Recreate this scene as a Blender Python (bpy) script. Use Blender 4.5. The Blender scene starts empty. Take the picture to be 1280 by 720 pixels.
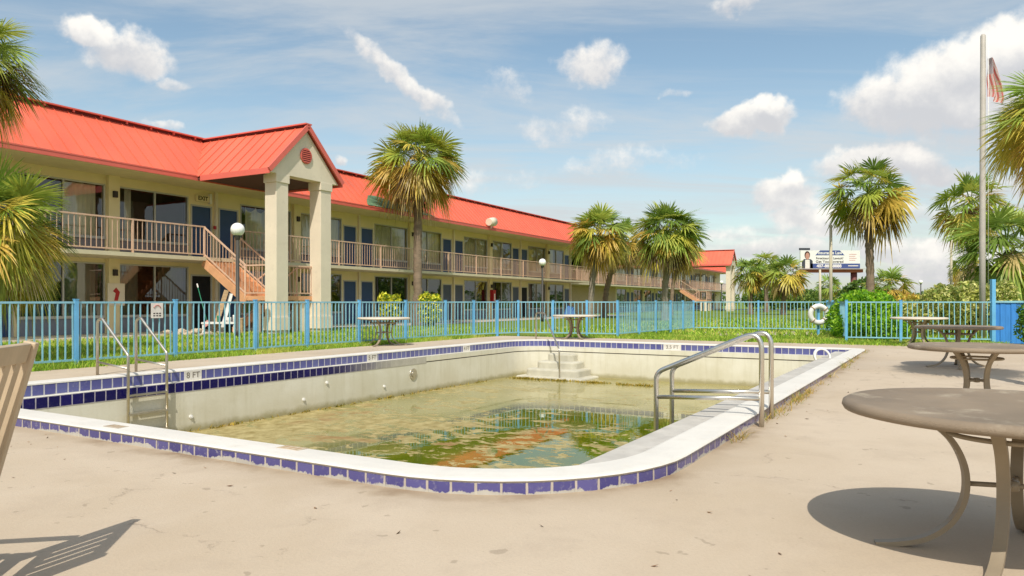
import bpy, bmesh, math, random
import numpy as np
from mathutils import Vector, Matrix, Euler
R = math.radians
random.seed(7)
rng = np.random.default_rng(7)
scn = bpy.context.scene
COL = scn.collection

# ------------------------------------------------------------------ camera
F, H, HY = 924.0, 1.22, 377.0           # focal length in px of a 1280 wide frame, eye height, horizon row
cam_d = bpy.data.cameras.new('camera')
cam_d.sensor_width = 36.0
cam_d.lens = 36.0 * F / 1280
cam_d.shift_y = (HY - 360) / 1280
cam_d.clip_start = 0.05
cam_d.clip_end = 4000
cam = bpy.data.objects.new('camera', cam_d)
COL.objects.link(cam)
cam.location = (0, 0, H)
cam.rotation_euler = (R(90), 0, 0)
scn.camera = cam

# ------------------------------------------------------------------ node helpers
class NT:
    def __init__(s, nt):
        s.nt = nt
    def n(s, typ, **kw):
        nd = s.nt.nodes.new(typ)
        for k, v in kw.items():
            setattr(nd, k, v)
        return nd
    def put(s, sock, v):
        if hasattr(v, 'is_linked') or isinstance(v, bpy.types.NodeSocket):
            s.nt.links.new(v, sock)
        elif v is not None:
            if isinstance(v, (tuple, list)) and len(v) == 3 and sock.type == 'RGBA':
                v = (*v, 1)
            sock.default_value = v
    def m(s, op, a, b=None, c=None, clamp=False):
        nd = s.n('ShaderNodeMath', operation=op)
        nd.use_clamp = clamp
        for i, x in enumerate((a, b, c)):
            if x is not None:
                s.put(nd.inputs[i], x)
        return nd.outputs[0]
    def vm(s, op, a, b=None, out=0):
        nd = s.n('ShaderNodeVectorMath', operation=op)
        s.put(nd.inputs[0], a)
        if b is not None:
            s.put(nd.inputs[1], b)
        return nd.outputs[out]
    def mr(s, v, a, b, c=0.0, d=1.0, smooth=True):
        nd = s.n('ShaderNodeMapRange')
        if smooth:
            nd.interpolation_type = 'SMOOTHSTEP'
        for i, x in enumerate((v, a, b, c, d)):
            s.put(nd.inputs[i], x)
        return nd.outputs[0]
    def noise(s, vec, scale, detail=4, rough=0.55, dist=0.0, out=0):
        nd = s.n('ShaderNodeTexNoise')
        if vec is not None:
            s.put(nd.inputs['Vector'], vec)
        nd.inputs['Scale'].default_value = scale
        nd.inputs['Detail'].default_value = detail
        nd.inputs['Roughness'].default_value = rough
        nd.inputs['Distortion'].default_value = dist
        return nd.outputs[out]
    def mix(s, f, a, b, typ='MIX'):
        nd = s.n('ShaderNodeMix', data_type='RGBA', blend_type=typ)
        s.put(nd.inputs[0], f)
        s.put(nd.inputs[6], a)
        s.put(nd.inputs[7], b)
        return nd.outputs[2]
    def sep(s, v):
        nd = s.n('ShaderNodeSeparateXYZ')
        s.put(nd.inputs[0], v)
        return nd.outputs
    def comb(s, x, y, z):
        nd = s.n('ShaderNodeCombineXYZ')
        for i, v in enumerate((x, y, z)):
            s.put(nd.inputs[i], v)
        return nd.outputs[0]
    def mapping(s, v, sc=(1, 1, 1), loc=(0, 0, 0), rot=(0, 0, 0)):
        nd = s.n('ShaderNodeMapping')
        s.put(nd.inputs[0], v)
        nd.inputs['Scale'].default_value = sc
        nd.inputs['Location'].default_value = loc
        nd.inputs['Rotation'].default_value = rot
        return nd.outputs[0]

# ------------------------------------------------------------------ world, sun, exposure
SUN_EL = R(52)
SUN_H = Vector((-0.066, -0.998, 0)).normalized()          # horizontal direction towards the sun
w = bpy.data.worlds.new('World')
scn.world = w
w.use_nodes = True
nt = w.node_tree
nt.nodes.clear()
g = NT(nt)
sky = g.n('ShaderNodeTexSky', sky_type='NISHITA')
sky.sun_disc = False
sky.sun_elevation = SUN_EL
sky.sun_rotation = math.atan2(SUN_H.x, SUN_H.y)
sky.air_density = 1.0
sky.dust_density = 1.2
sky.ozone_density = 1.2
tc = g.n('ShaderNodeTexCoord')
d = tc.outputs['Generated']
dx, dy, dz = g.sep(d)
warp = g.noise(d, 6.0, 5, 0.6, out=1)
warp2 = g.noise(d, 24.0, 4, 0.6, out=1)
dw = g.vm('ADD', d, g.vm('SCALE', g.vm('SUBTRACT', warp, (0.5, 0.5, 0.5)), None))
nd = dw.node; nd.inputs[1].node if False else None
sc1 = dw.node.inputs[1].links[0].from_node; sc1.inputs[3].default_value = 0.06
dw2n = g.n('ShaderNodeVectorMath', operation='SCALE')
g.put(dw2n.inputs[0], g.vm('SUBTRACT', warp2, (0.5, 0.5, 0.5))); dw2n.inputs[3].default_value = 0.030
dw = g.vm('ADD', dw, dw2n.outputs[0])
# clouds: (azimuth / elevation given through the frame they are seen in, radii, density, softness)
CL = [(1210, 108, 130, 74, 1.0), (1268, 60, 95, 50, 1.0), (1120, 128, 75, 44, .85), (1280, 150, 110, 36, .7), (940, 156, 56, 22, 1.0), (958, 143, 26, 18, .9),
      (978, 246, 52, 26, 1.0), (985, 228, 26, 20, .9), (1020, 272, 75, 26, .9), (1095, 202, 80, 26, 1.0), (1160, 208, 50, 20, .8), (1120, 262, 90, 20, .7),
      (110, 34, 44, 20, .85), (160, 58, 56, 36, .85), (215, 98, 30, 14, .6), (425, 202, 14, 10, .8), (200, 152, 30, 9, .6), (742, 80, 54, 34, .74), (840, 117, 26, 9, .5),
      (700, 155, 95, 30, .55), (625, 102, 50, 30, .52), (930, 3, 60, 12, .7), (1130, 308, 90, 26, .8), (980, 308, 110, 22, .7), (1190, 332, 90, 26, .8), (1250, 232, 80, 24, .75),
      (790, 205, 130, 26, .55), (508, 97, 120, 17, .72), (880, 300, 170, 30, .5), (600, 225, 120, 30, .5)]
dens = None
shade = None
for (cx, cy, rx, ry, s_) in CL:
    c = Vector(((cx - 640) / F, 1, (HY - cy) / F))
    k = 1 / c.length
    c.normalize()
    v = g.vm('SUBTRACT', dw, tuple(c))
    if 470 <= cx <= 548 and cy < 140:                       # the slanting streak
        v = g.mapping(v, rot=(0, R(-38), 0))
    v = g.vm('MULTIPLY', v, (F / (rx * k), F / (max(rx, 40) * k * 2.5), F / (ry * k)))
    ln = g.vm('LENGTH', v, out=1)
    mk = g.mr(ln, 1.45, 0.25, 0.0, s_)
    zz = g.sep(v)[2]
    sh = g.m('MULTIPLY', mk, zz)
    dens = mk if dens is None else g.m('MAXIMUM', dens, mk)
    shade = sh if shade is None else g.m('ADD', shade, sh)
fine = g.noise(d, 30.0, 6, 0.62)
mid = g.noise(d, 9.0, 5, 0.6)
cum = g.m('ADD', dens, g.m('MULTIPLY', g.m('SUBTRACT', fine, 0.5), 0.75))
cum = g.mr(cum, 0.33, 0.80)
cum = g.m('MULTIPLY', cum, g.mr(dens, 0.02, 0.3))
# thin high cloud, more of it low down
pl = g.m('ADD', g.m('ABSOLUTE', dz), 0.12)
uv = g.comb(g.m('DIVIDE', dx, pl), g.m('DIVIDE', dy, pl), 0.0)
cir = g.noise(g.mapping(uv, sc=(0.55, 1.5, 1), rot=(0, 0, R(-25))), 1.3, 7, 0.62, 0.6)
cir = g.mr(cir, 0.37, 0.70, 0.0, 0.85)
low = g.mr(dz, 0.0, 0.30, 0.60, 0.0)
back = g.mr(g.noise(d, 3.2, 6, 0.6), 0.5, 0.62, 0.0, 0.9)
back = g.m('MULTIPLY', back, g.mr(dy, 0.15, -0.2))
m1 = g.m('MAXIMUM', cum, back)
thin = g.m('ADD', g.m('MULTIPLY', cir, 0.8), g.m('MULTIPLY', low, g.m('ADD', g.m('MULTIPLY', mid, 1.1), 0.1)), clamp=True)
SKYC = g.mix(1.0, sky.outputs[0], (0.80, 0.80, 0.70), 'MULTIPLY')
base = g.mix(thin, SKYC, (3.15, 3.3, 3.4))
lit = g.m('ADD', g.m('MULTIPLY', shade, 0.42), g.m('MULTIPLY', fine, 0.6))
ccol = g.mix(g.mr(lit, 0.05, 0.62), (3.2, 3.2, 3.3), (5.4, 5.15, 4.75))
base = g.mix(g.m('MULTIPLY', m1, 0.93), base, ccol)
bg = g.n('ShaderNodeBackground')
g.put(bg.inputs[0], base)
bg.inputs[1].default_value = 0.15
out = g.n('ShaderNodeOutputWorld')
nt.links.new(bg.outputs[0], out.inputs[0])

sd = bpy.data.lights.new('sun', 'SUN')
sd.energy = 2.8
sd.angle = R(0.5)
sd.color = (1.0, 0.95, 0.86)
sun = bpy.data.objects.new('sun', sd)
COL.objects.link(sun)
to_sun = (SUN_H * math.cos(SUN_EL) + Vector((0, 0, math.sin(SUN_EL)))).normalized()
sun.rotation_euler = to_sun.to_track_quat('Z', 'Y').to_euler()
sun.location = to_sun * 60

vs = scn.view_settings
vs.view_transform = 'Standard'
vs.look = 'None'
vs.exposure = 0.48
vs.gamma = 1.0
vs.use_curve_mapping = False

# ------------------------------------------------------------------ frames of reference
BA = R(28.5)
BS, BC = math.sin(BA), math.cos(BA)
def B(t, D, z):                                   # building frame: t along the facade, D away from the viewer
    return Vector((-BC * D + BS * t, BS * D + BC * t, z))
PA = R(30.5)
PS, PC = math.sin(PA), math.cos(PA)
C0 = (0.475, 3.98)
def P(l, w_, z):                                  # pool frame
    return Vector((C0[0] + PS * l - PC * w_, C0[1] + PC * l + PS * w_, z))
def to_lw(x, y):
    x -= C0[0]; y -= C0[1]
    return (PS * x + PC * y, -PC * x + PS * y)
def px(x, Z, y):                                  # point at depth Z seen at (x, y) of the photograph
    return Vector(((x - 640) / F * Z, Z, H + (HY - y) * Z / F))
def gp(x, y, z=0.1):                              # ground point
    Z = (H - z) * F / (y - HY)
    return Vector(((x - 640) / F * Z, Z, z))
def line_w(x, wv):
    u = (x - 640) / F
    Z = (wv - PC * C0[0] + PS * C0[1]) / (PS - PC * u)
    return Vector((u * Z, Z, 0))
def sst(x, a, b):
    t = min(1, max(0, (x - a) / (b - a)))
    return t * t * (3 - 2 * t)
DKH = 0.105
def gh(l, w_):                                    # height of the deck
    return 0.032 + (DKH - 0.032) * max(sst(l, 5, 14.5), sst(w_, 9.0, 9.25) * sst(l, -1.6, 0.2))
def gz(x, y):
    return gh(*to_lw(x, y))

# ------------------------------------------------------------------ mesh builder
def hexc(h):
    h = h.lstrip('#')
    c = [int(h[i:i + 2], 16) / 255 for i in (0, 2, 4)]
    return tuple(x / 12.92 if x <= 0.04045 else ((x + 0.055) / 1.055) ** 2.4 for x in c)

class MB:
    def __init__(s):
        s.v = []; s.f = []; s.uv = []; s.mi = []; s.cl = []; s.m = 0; s.c = None; s.smooth = False; s.sf = []
    def face(s, idx, uv=None):
        s.f.append(tuple(idx)); s.uv.append(uv); s.mi.append(s.m); s.cl.append(s.c); s.sf.append(s.smooth)
    def pts(s, ps):
        i = len(s.v); s.v.extend([tuple(p) for p in ps]); return list(range(i, i + len(ps)))
    def poly(s, ps, uv=None):
        s.face(s.pts(ps), uv)
    def hexa(s, c8):                               # c8: bottom 4 (ccw), top 4
        i = s.pts(c8)
        for q in ((3, 2, 1, 0), (4, 5, 6, 7), (0, 1, 5, 4), (1, 2, 6, 5), (2, 3, 7, 6), (3, 0, 4, 7)):
            s.face([i[k] for k in q])
    def box(s, x0, x1, y0, y1, z0, z1, fn=None):
        fn = fn or (lambda a, b, c: Vector((a, b, c)))
        s.hexa([fn(x0, y0, z0), fn(x1, y0, z0), fn(x1, y1, z0), fn(x0, y1, z0), fn(x0, y0, z1), fn(x1, y0, z1), fn(x1, y1, z1), fn(x0, y1, z1)])
    def bb(s, t0, t1, D0, D1, z0, z1):
        s.box(t0, t1, D0, D1, z0, z1, B)
    def bar(s, a, b, w_, h, up=(0, 0, 1)):
        a = Vector(a); b = Vector(b); d = (b - a).normalized()
        up = Vector(up)
        x = d.cross(up)
        if x.length < 1e-4:
            x = d.cross(Vector((0, 1, 0)))
        x.normalize(); y = x.cross(d)
        q = [(-1, -1), (1, -1), (1, 1), (-1, 1)]
        s.hexa([a + x * (i * w_ / 2) + y * (j * h / 2) for i, j in q] + [b + x * (i * w_ / 2) + y * (j * h / 2) for i, j in q])
    def prism(s, ps, vec):
        vec = Vector(vec); n = len(ps)
        i = s.pts(ps); j = s.pts([Vector(p) + vec for p in ps])
        s.face(i[::-1]); s.face(j)
        for k in range(n):
            s.face([i[k], i[(k + 1) % n], j[(k + 1) % n], j[k]])
    def tube(s, ps, r, n=8, cap=True, flat=None):
        ps = [Vector(p) for p in ps]; k = len(ps)
        rs = r if isinstance(r, (list, tuple)) else [r] * k
        old = s.smooth; s.smooth = True
        rings = []; prev = None
        for i, p in enumerate(ps):
            d = ((ps[min(i + 1, k - 1)] - p).normalized() + (p - ps[max(i - 1, 0)]).normalized())
            d.normalize()
            if prev is None:
                u = Vector((0, 0, 1)) if abs(d.z) < 0.9 else Vector((0, 1, 0))
                x = d.cross(u).normalized()
            else:
                x = (prev - d * prev.dot(d)).normalized()
            prev = x; y = d.cross(x)
            rings.append(s.pts([p + (x * math.cos(2 * math.pi * a / n) + y * math.sin(2 * math.pi * a / n)) * rs[i] for a in range(n)]))
        for a, b in zip(rings, rings[1:]):
            for q in range(n):
                s.face([a[q], a[(q + 1) % n], b[(q + 1) % n], b[q]])
        s.smooth = False
        if cap:
            s.face(rings[0][::-1]); s.face(rings[-1])
        s.smooth = old
    def lathe(s, prof, c=(0, 0, 0), n=24):
        c = Vector(c); old = s.smooth; s.smooth = True
        rings = [s.pts([c + Vector((r * math.cos(2 * math.pi * a / n), r * math.sin(2 * math.pi * a / n), z)) for a in range(n)]) for r, z in prof]
        for a, b in zip(rings, rings[1:]):
            for q in range(n):
                s.face([a[q], a[(q + 1) % n], b[(q + 1) % n], b[q]])
        s.smooth = old
    def build(s, name, mats, parent=None, origin=None, bevel=0):
        if not isinstance(mats, (list, tuple)):
            mats = [mats]
        off = Vector((0, 0, 0))
        if parent is not None:
            p = parent
            while p.parent:
                p = p.parent
            off = Vector(p.location)
        elif origin is not None:
            off = Vector(origin)
        me = bpy.data.meshes.new(name)
        me.from_pydata([(a - off.x, b - off.y, c - off.z) for a, b, c in s.v], [], s.f)
        for m_ in mats:
            me.materials.append(m_)
        me.polygons.foreach_set('material_index', s.mi)
        me.polygons.foreach_set('use_smooth', s.sf)
        if any(u is not None for u in s.uv):
            ul = me.uv_layers.new(name='UVMap')
            k = 0
            for f, u in zip(s.f, s.uv):
                for q in range(len(f)):
                    if u is not None:
                        ul.data[k].uv = u[q]
                    k += 1
        if any(c is not None for c in s.cl):
            ca = me.color_attributes.new('Col', 'FLOAT_COLOR', 'CORNER')
            arr = []
            for f, c in zip(s.f, s.cl):
                arr.extend([*(c or (1, 1, 1)), 1.0] * len(f))
            ca.data.foreach_set('color', arr)
        me.update()
        o = bpy.data.objects.new(name, me)
        COL.objects.link(o)
        if parent is not None:
            o.parent = parent
        elif origin is not None:
            o.location = off
        if bevel:
            b_ = o.modifiers.new('bevel', 'BEVEL'); b_.width = bevel; b_.segments = 2; b_.limit_method = 'ANGLE'
        return o

def np_mesh(name, V, Fq, mat, parent=None, col=None, origin=None, smooth=False):
    """numpy verts (n,3), faces (m,k) and per-face colours"""
    off = np.zeros(3)
    if parent is not None:
        p = parent
        while p.parent:
            p = p.parent
        off = np.array(p.location)
    elif origin is not None:
        off = np.array(origin)
    V = V - off
    me = bpy.data.meshes.new(name)
    m_, k = Fq.shape
    me.vertices.add(len(V)); me.vertices.foreach_set('co', V.astype(np.float32).ravel())
    me.loops.add(m_ * k); me.loops.foreach_set('vertex_index', Fq.astype(np.int32).ravel())
    me.polygons.add(m_); me.polygons.foreach_set('loop_start', np.arange(0, m_ * k, k, dtype=np.int32))
    me.polygons.foreach_set('loop_total', np.full(m_, k, dtype=np.int32))
    if smooth:
        me.polygons.foreach_set('use_smooth', np.ones(m_, dtype=bool))
    me.materials.append(mat)
    if col is not None:
        ca = me.color_attributes.new('Col', 'FLOAT_COLOR', 'CORNER')
        c4 = np.concatenate([col, np.ones((m_, 1))], 1)
        ca.data.foreach_set('color', np.repeat(c4, k, 0).astype(np.float32).ravel())
    me.update(calc_edges=True)
    me.validate()
    o = bpy.data.objects.new(name, me)
    COL.objects.link(o)
    if parent is not None:
        o.parent = parent
    elif origin is not None:
        o.location = origin
    return o

def tag(o, label=None, cat=None, group=None, kind=None):
    if label: o['label'] = label
    if cat: o['category'] = cat
    if group: o['group'] = group
    if kind: o['kind'] = kind
    return o
def thing(name, label, cat, loc=(0, 0, 0), rz=0, group=None):
    o = bpy.data.objects.new(name, None)
    o.empty_display_size = 0.2
    COL.objects.link(o)
    o.location = loc; o.rotation_euler = (0, 0, rz)
    return tag(o, label, cat, group)
def copy_tree(o, parent=None):
    c = o.copy(); COL.objects.link(c)
    if parent is not None:
        c.parent = parent
    for ch in list(o.children):
        copy_tree(ch, c)
    return c
def text_mesh(name, body, size, mat, M, parent=None, bold=0.0, xs=1.0, align='CENTER'):
    cu = bpy.data.curves.new(name, 'FONT')
    cu.body = body; cu.size = size; cu.align_x = align; cu.align_y = 'CENTER'; cu.extrude = 0.002; cu.offset = bold
    tmp = bpy.data.objects.new('tmp', cu); COL.objects.link(tmp)
    bpy.context.view_layer.update()
    me = bpy.data.meshes.new_from_object(tmp.evaluated_get(bpy.context.evaluated_depsgraph_get()))
    bpy.data.objects.remove(tmp)
    me.name = name
    me.transform(M @ Matrix.Diagonal((xs, 1, 1, 1)))
    off = Vector((0, 0, 0))
    if parent is not None:
        p = parent
        while p.parent: p = p.parent
        off = Vector(p.location)
    me.transform(Matrix.Translation(-off))
    me.materials.clear(); me.materials.append(mat)
    o = bpy.data.objects.new(name, me); COL.objects.link(o)
    if parent is not None: o.parent = parent
    return o
def face_matrix(org, xdir, zdir=(0, 0, 1)):       # local x -> xdir, local y -> zdir
    x = Vector(xdir).normalized(); y = Vector(zdir).normalized(); z = x.cross(y)
    return Matrix(((x.x, y.x, z.x, org[0]), (x.y, y.y, z.y, org[1]), (x.z, y.z, z.z, org[2]), (0, 0, 0, 1)))

# ------------------------------------------------------------------ materials
def new_mat(name):
    m_ = bpy.data.materials.new(name)
    m_.use_nodes = True
    nt_ = m_.node_tree
    nt_.nodes.clear()
    g_ = NT(nt_)
    o = g_.n('ShaderNodeOutputMaterial')
    return m_, g_, o
def mat(name, c, rough=0.6, var=0.12, scale=3.0, bump=0.0, bscale=40.0, metal=0.0, dirt=0.0, dirtc=(0.12, 0.09, 0.06), spec=0.4, stretch=(1, 1, 1)):
    m_, g_, o = new_mat(name)
    tc_ = g_.n('ShaderNodeTexCoord').outputs['Object']
    v = g_.mapping(tc_, sc=stretch)
    n1 = g_.noise(v, scale, 6, 0.6)
    cc = g_.mix(g_.mr(n1, 0.25, 0.75), tuple(x * (1 - var) for x in c), tuple(min(1, x * (1 + var)) for x in c))
    if dirt:
        n2 = g_.noise(v, scale * 2.7, 7, 0.68)
        cc = g_.mix(g_.m('MULTIPLY', g_.mr(n2, 0.52, 0.75), dirt), cc, dirtc)
    b = g_.n('ShaderNodeBsdfPrincipled')
    g_.put(b.inputs['Base Color'], cc)
    g_.put(b.inputs['Roughness'], g_.mr(n1, 0.2, 0.8, max(0.02, rough - 0.06), min(1, rough + 0.06)))
    b.inputs['Metallic'].default_value = metal
    b.inputs['Specular IOR Level'].default_value = spec
    if bump:
        bp = g_.n('ShaderNodeBump'); bp.inputs['Strength'].default_value = bump; bp.inputs['Distance'].default_value = 0.01
        g_.put(bp.inputs['Height'], g_.noise(v, bscale, 5, 0.6))
        g_.put(b.inputs['Normal'], bp.outputs[0])
    g_.nt.links.new(b.outputs[0], o.inputs[0])
    return m_
def leaf_mat(name, trans=0.35, rough=0.5, mul=(1, 1, 1)):
    m_, g_, o = new_mat(name)
    a = g_.n('ShaderNodeVertexColor'); a.layer_name = 'Col'
    n1 = g_.noise(g_.n('ShaderNodeTexCoord').outputs['Object'], 9.0, 3)
    c = g_.mix(1.0, a.outputs[0], g_.mix(n1, tuple(0.7 * x for x in mul), tuple(1.3 * x for x in mul)), 'MULTIPLY')
    b = g_.n('ShaderNodeBsdfPrincipled')
    g_.put(b.inputs['Base Color'], c); b.inputs['Roughness'].default_value = rough; b.inputs['Specular IOR Level'].default_value = 0.35
    t = g_.n('ShaderNodeBsdfTranslucent'); g_.put(t.inputs[0], c)
    mx = g_.n('ShaderNodeMixShader'); mx.inputs[0].default_value = trans
    g_.nt.links.new(b.outputs[0], mx.inputs[1]); g_.nt.links.new(t.outputs[0], mx.inputs[2]); g_.nt.links.new(mx.outputs[0], o.inputs[0])
    return m_
def glass_mat(name, tint=(0.55, 0.6, 0.6), ior=1.75):
    m_, g_, o = new_mat(name)
    fr = g_.n('ShaderNodeFresnel'); fr.inputs[0].default_value = ior
    t = g_.n('ShaderNodeBsdfTransparent'); g_.put(t.inputs[0], tint)
    gl = g_.n('ShaderNodeBsdfGlossy'); gl.inputs['Roughness'].default_value = 0.01; g_.put(gl.inputs[0], (0.95, 0.97, 1))
    bp = g_.n('ShaderNodeBump'); bp.inputs['Strength'].default_value = 0.06; bp.inputs['Distance'].default_value = 0.02
    g_.put(bp.inputs['Height'], g_.noise(g_.n('ShaderNodeTexCoord').outputs['Object'], 1.6, 2))
    g_.put(gl.inputs['Normal'], bp.outputs[0])
    mx = g_.n('ShaderNodeMixShader')
    g_.put(mx.inputs[0], fr.outputs[0])
    g_.nt.links.new(t.outputs[0], mx.inputs[1]); g_.nt.links.new(gl.outputs[0], mx.inputs[2]); g_.nt.links.new(mx.outputs[0], o.inputs[0])
    return m_
def tile_mat(name, ca, cb, grout, gw=0.07, wear=0.3, wearc=(0.45, 0.42, 0.4), rough=0.15, fade=None, smear=False):
    m_, g_, o = new_mat(name)
    uvn = g_.n('ShaderNodeUVMap'); uvn.uv_map = 'UVMap'
    u, v, _ = g_.sep(uvn.outputs[0])
    fu = g_.m('FRACT', u); fv = g_.m('FRACT', v)
    eu = g_.m('MINIMUM', fu, g_.m('SUBTRACT', 1.0, fu))
    ev = g_.m('MINIMUM', fv, g_.m('SUBTRACT', 1.0, fv))
    tcn = g_.n('ShaderNodeTexCoord').outputs['Object']
    wob = g_.m('MULTIPLY', g_.m('SUBTRACT', g_.noise(tcn, 14, 4, 0.7), 0.5), 0.06)
    e = g_.m('ADD', g_.m('MINIMUM', eu, ev), wob)
    isg = g_.mr(e, gw * 0.5, gw * 0.8, 1.0, 0.0)
    fd = None
    if fade:
        fn_ = g_.m('MULTIPLY', g_.m('SUBTRACT', g_.noise(tcn, 2.6, 6, 0.7), 0.5), 9.0)
        fd = g_.m('MULTIPLY', g_.mr(g_.m('ADD', u, fn_), fade[0], fade[1], 1.0, 0.0), 0.93)
    wn = g_.n('ShaderNodeTexWhiteNoise', noise_dimensions='2D')
    g_.put(wn.inputs['Vector'], g_.comb(g_.m('FLOOR', u), g_.m('FLOOR', v), 0.0))
    c = g_.mix(wn.outputs[0], ca, cb)
    ws = g_.mr(g_.noise(tcn, 22, 6, 0.75), 0.52, 0.72, 0.0, 1.0)
    wl = g_.mr(g_.noise(tcn, 1.1, 3), 0.35, 0.65, 0.15, 1.0)
    wf = g_.m('MULTIPLY', g_.m('MULTIPLY', ws, wl), wear)
    c = g_.mix(wf, c, wearc)
    gc = g_.mix(g_.noise(tcn, 8, 4), tuple(x * .6 for x in grout), grout)
    c = g_.mix(isg, c, gc)
    if smear:
        sm = g_.mr(g_.m('SUBTRACT', v, g_.m('MULTIPLY', g_.m('SUBTRACT', g_.noise(tcn, 3.0, 6, 0.72), 0.47), 1.1)), 0.52, 0.58, 1.0, 0.0)
        fd = g_.m('MULTIPLY', sm, 0.9)
    if fd is not None:
        c = g_.mix(fd, c, g_.mix(g_.noise(tcn, 6, 5, 0.7), (0.36, 0.33, 0.27), (0.66, 0.62, 0.52)))
        wf = g_.m('MAXIMUM', wf, fd)
    b = g_.n('ShaderNodeBsdfPrincipled')
    g_.put(b.inputs['Base Color'], c)
    g_.put(b.inputs['Roughness'], g_.m('ADD', rough, g_.m('MULTIPLY', g_.m('MAXIMUM', isg, wf), 0.6)))
    bp = g_.n('ShaderNodeBump'); bp.inputs['Strength'].default_value = 0.5; bp.inputs['Distance'].default_value = 0.006
    g_.put(bp.inputs['Height'], g_.m('SUBTRACT', 1.0, isg)); g_.put(b.inputs['Normal'], bp.outputs[0])
    g_.nt.links.new(b.outputs[0], o.inputs[0])
    return m_

M = {}
M['cream'] = mat('cream_paint', (0.80, 0.675, 0.40), 0.7, 0.06, 0.7, 0.05)
M['cream_light'] = mat('pale_cream_stucco', (0.78, 0.675, 0.52), 0.75, 0.05, 1.2, 0.12, 60, dirt=0.12)
M['soffit'] = mat('soffit_paint', (0.80, 0.68, 0.42), 0.75, 0.05)
M['panel'] = mat('mauve_grey_panel', (0.235, 0.205, 0.215), 0.7, 0.08)
M['panel_low'] = mat('blue_grey_panel', (0.20, 0.22, 0.27), 0.7, 0.08)
M['frame'] = mat('aluminium_frame', (0.50, 0.48, 0.44), 0.45, 0.05)
M['door'] = mat('blue_door_paint', (0.025, 0.06, 0.16), 0.5, 0.1, 2)
M['door_grey'] = mat('slate_door_paint', (0.075, 0.09, 0.14), 0.5, 0.1, 2)
M['doorway_shade'] = mat('painted_doorway_shade', (0.008, 0.008, 0.010), 0.8, 0.1)  # near-black door panel stands in for the unlit inside of open doorways
M['curtain'] = mat('cream_curtain', (0.80, 0.72, 0.50), 0.9, 0.08, 2, stretch=(6, 6, 0.5))
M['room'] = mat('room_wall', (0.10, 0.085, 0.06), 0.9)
M['roof'] = mat('coral_metal_roof', (0.76, 0.155, 0.088), 0.5, 0.10, 0.55, 0.08, 3, dirt=0.38, dirtc=(0.46, 0.15, 0.10), stretch=(1, 1, .35))
M['roof_trim'] = mat('coral_roof_trim', (0.72, 0.15, 0.11), 0.45, 0.06, 0.7)
M['gap_shade'] = mat('painted_gap_shade', (0.12, 0.02, 0.016), 0.8)  # dark red stands in for shade inside the roof gaps and vent
M['green_patch'] = mat('faded_green_patch', (0.15, 0.26, 0.15), 0.6, 0.3, 6, stretch=(4, 4, 1))
M['under'] = mat('brown_portico_ceiling', (0.10, 0.045, 0.035), 0.7, 0.2, 2)
M['slab'] = mat('walkway_slab_paint', (0.66, 0.58, 0.40), 0.7, 0.06)
M['rail'] = mat('peach_rail_paint', (0.66, 0.44, 0.31), 0.55, 0.06)
M['stair'] = mat('orange_stair_paint', (0.70, 0.37, 0.19), 0.6, 0.10, 3, dirt=0.2)
M['fence'] = mat('turquoise_fence_paint', (0.25, 0.50, 0.60), 0.5, 0.16, 1.8, dirt=0.35, dirtc=(0.30, 0.30, 0.26))
M['fence_post'] = mat('blue_post_paint', (0.15, 0.43, 0.70), 0.45, 0.12, 2)
M['fence_panel'] = mat('blue_board_paint', (0.045, 0.23, 0.62), 0.5, 0.12, 2, stretch=(5, 5, 1))
M['steel'] = mat('stainless_steel', (0.74, 0.70, 0.63), 0.30, 0.10, 3, metal=1.0)
M['steel_dull'] = mat('dull_ladder_steel', (0.56, 0.52, 0.45), 0.34, 0.10, 3, metal=0.85)
M['rust'] = mat('rusty_foot', (0.30, 0.11, 0.03), 0.8, 0.4, 30)
M['coping'] = mat('white_coping_paint', (0.70, 0.665, 0.60), 0.65, 0.05, 2.0, 0.25, 30, dirt=0.22, dirtc=(0.5, 0.43, 0.33))
M['step'] = mat('pale_step_plaster', (0.52, 0.49, 0.39), 0.8, 0.12, 2.5, 0.3, 20, dirt=0.5, dirtc=(0.42, 0.37, 0.24))
M['ledge'] = mat('worn_grey_ledge', (0.50, 0.47, 0.42), 0.8, 0.15, 3, 0.3, 30, dirt=0.4, dirtc=(0.3, 0.27, 0.2))
M['mark_ink'] = mat('faded_marker_ink', (0.20, 0.17, 0.14), 0.7, 0.3, 30)
M['tan_wall'] = mat('tan_stucco', (0.50, 0.37, 0.25), 0.8, 0.06, 1.0, 0.15, 50)
M['white'] = mat('white_paint', (0.78, 0.76, 0.72), 0.6, 0.06, 4, dirt=0.15)
M['tile_out'] = tile_mat('worn_outer_tile', (0.055, 0.05, 0.19), (0.11, 0.10, 0.28), (0.60, 0.52, 0.45), 0.08, 0.75, smear=True)
M['tile_up'] = tile_mat('faded_upper_tile', (0.09, 0.09, 0.27), (0.13, 0.14, 0.33), (0.62, 0.60, 0.62), 0.09, 0.35)
M['table_top'] = mat('fibreglass_table_top', (0.27, 0.205, 0.14), 0.6, 0.22, 1.5, 0.5, 160, dirt=1.0, dirtc=(0.46, 0.38, 0.275))
M['table_leg'] = mat('bronze_table_leg', (0.30, 0.24, 0.165), 0.45, 0.10, 4)
M['table_pale'] = mat('pale_table_top', (0.66, 0.58, 0.46), 0.5, 0.06, 4)
M['chair'] = mat('tan_chair_wood', (0.50, 0.385, 0.255), 0.55, 0.12, 3, 0.1, 30, stretch=(3, 3, 1))
M['globe'] = mat('white_lamp_globe', (0.93, 0.91, 0.86), 0.25, 0.02)
M['pole_dark'] = mat('bronze_lamp_pole', (0.06, 0.055, 0.045), 0.5)
M['pole_grey'] = mat('grey_pole', (0.47, 0.43, 0.38), 0.5, 0.1, 2)
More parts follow.
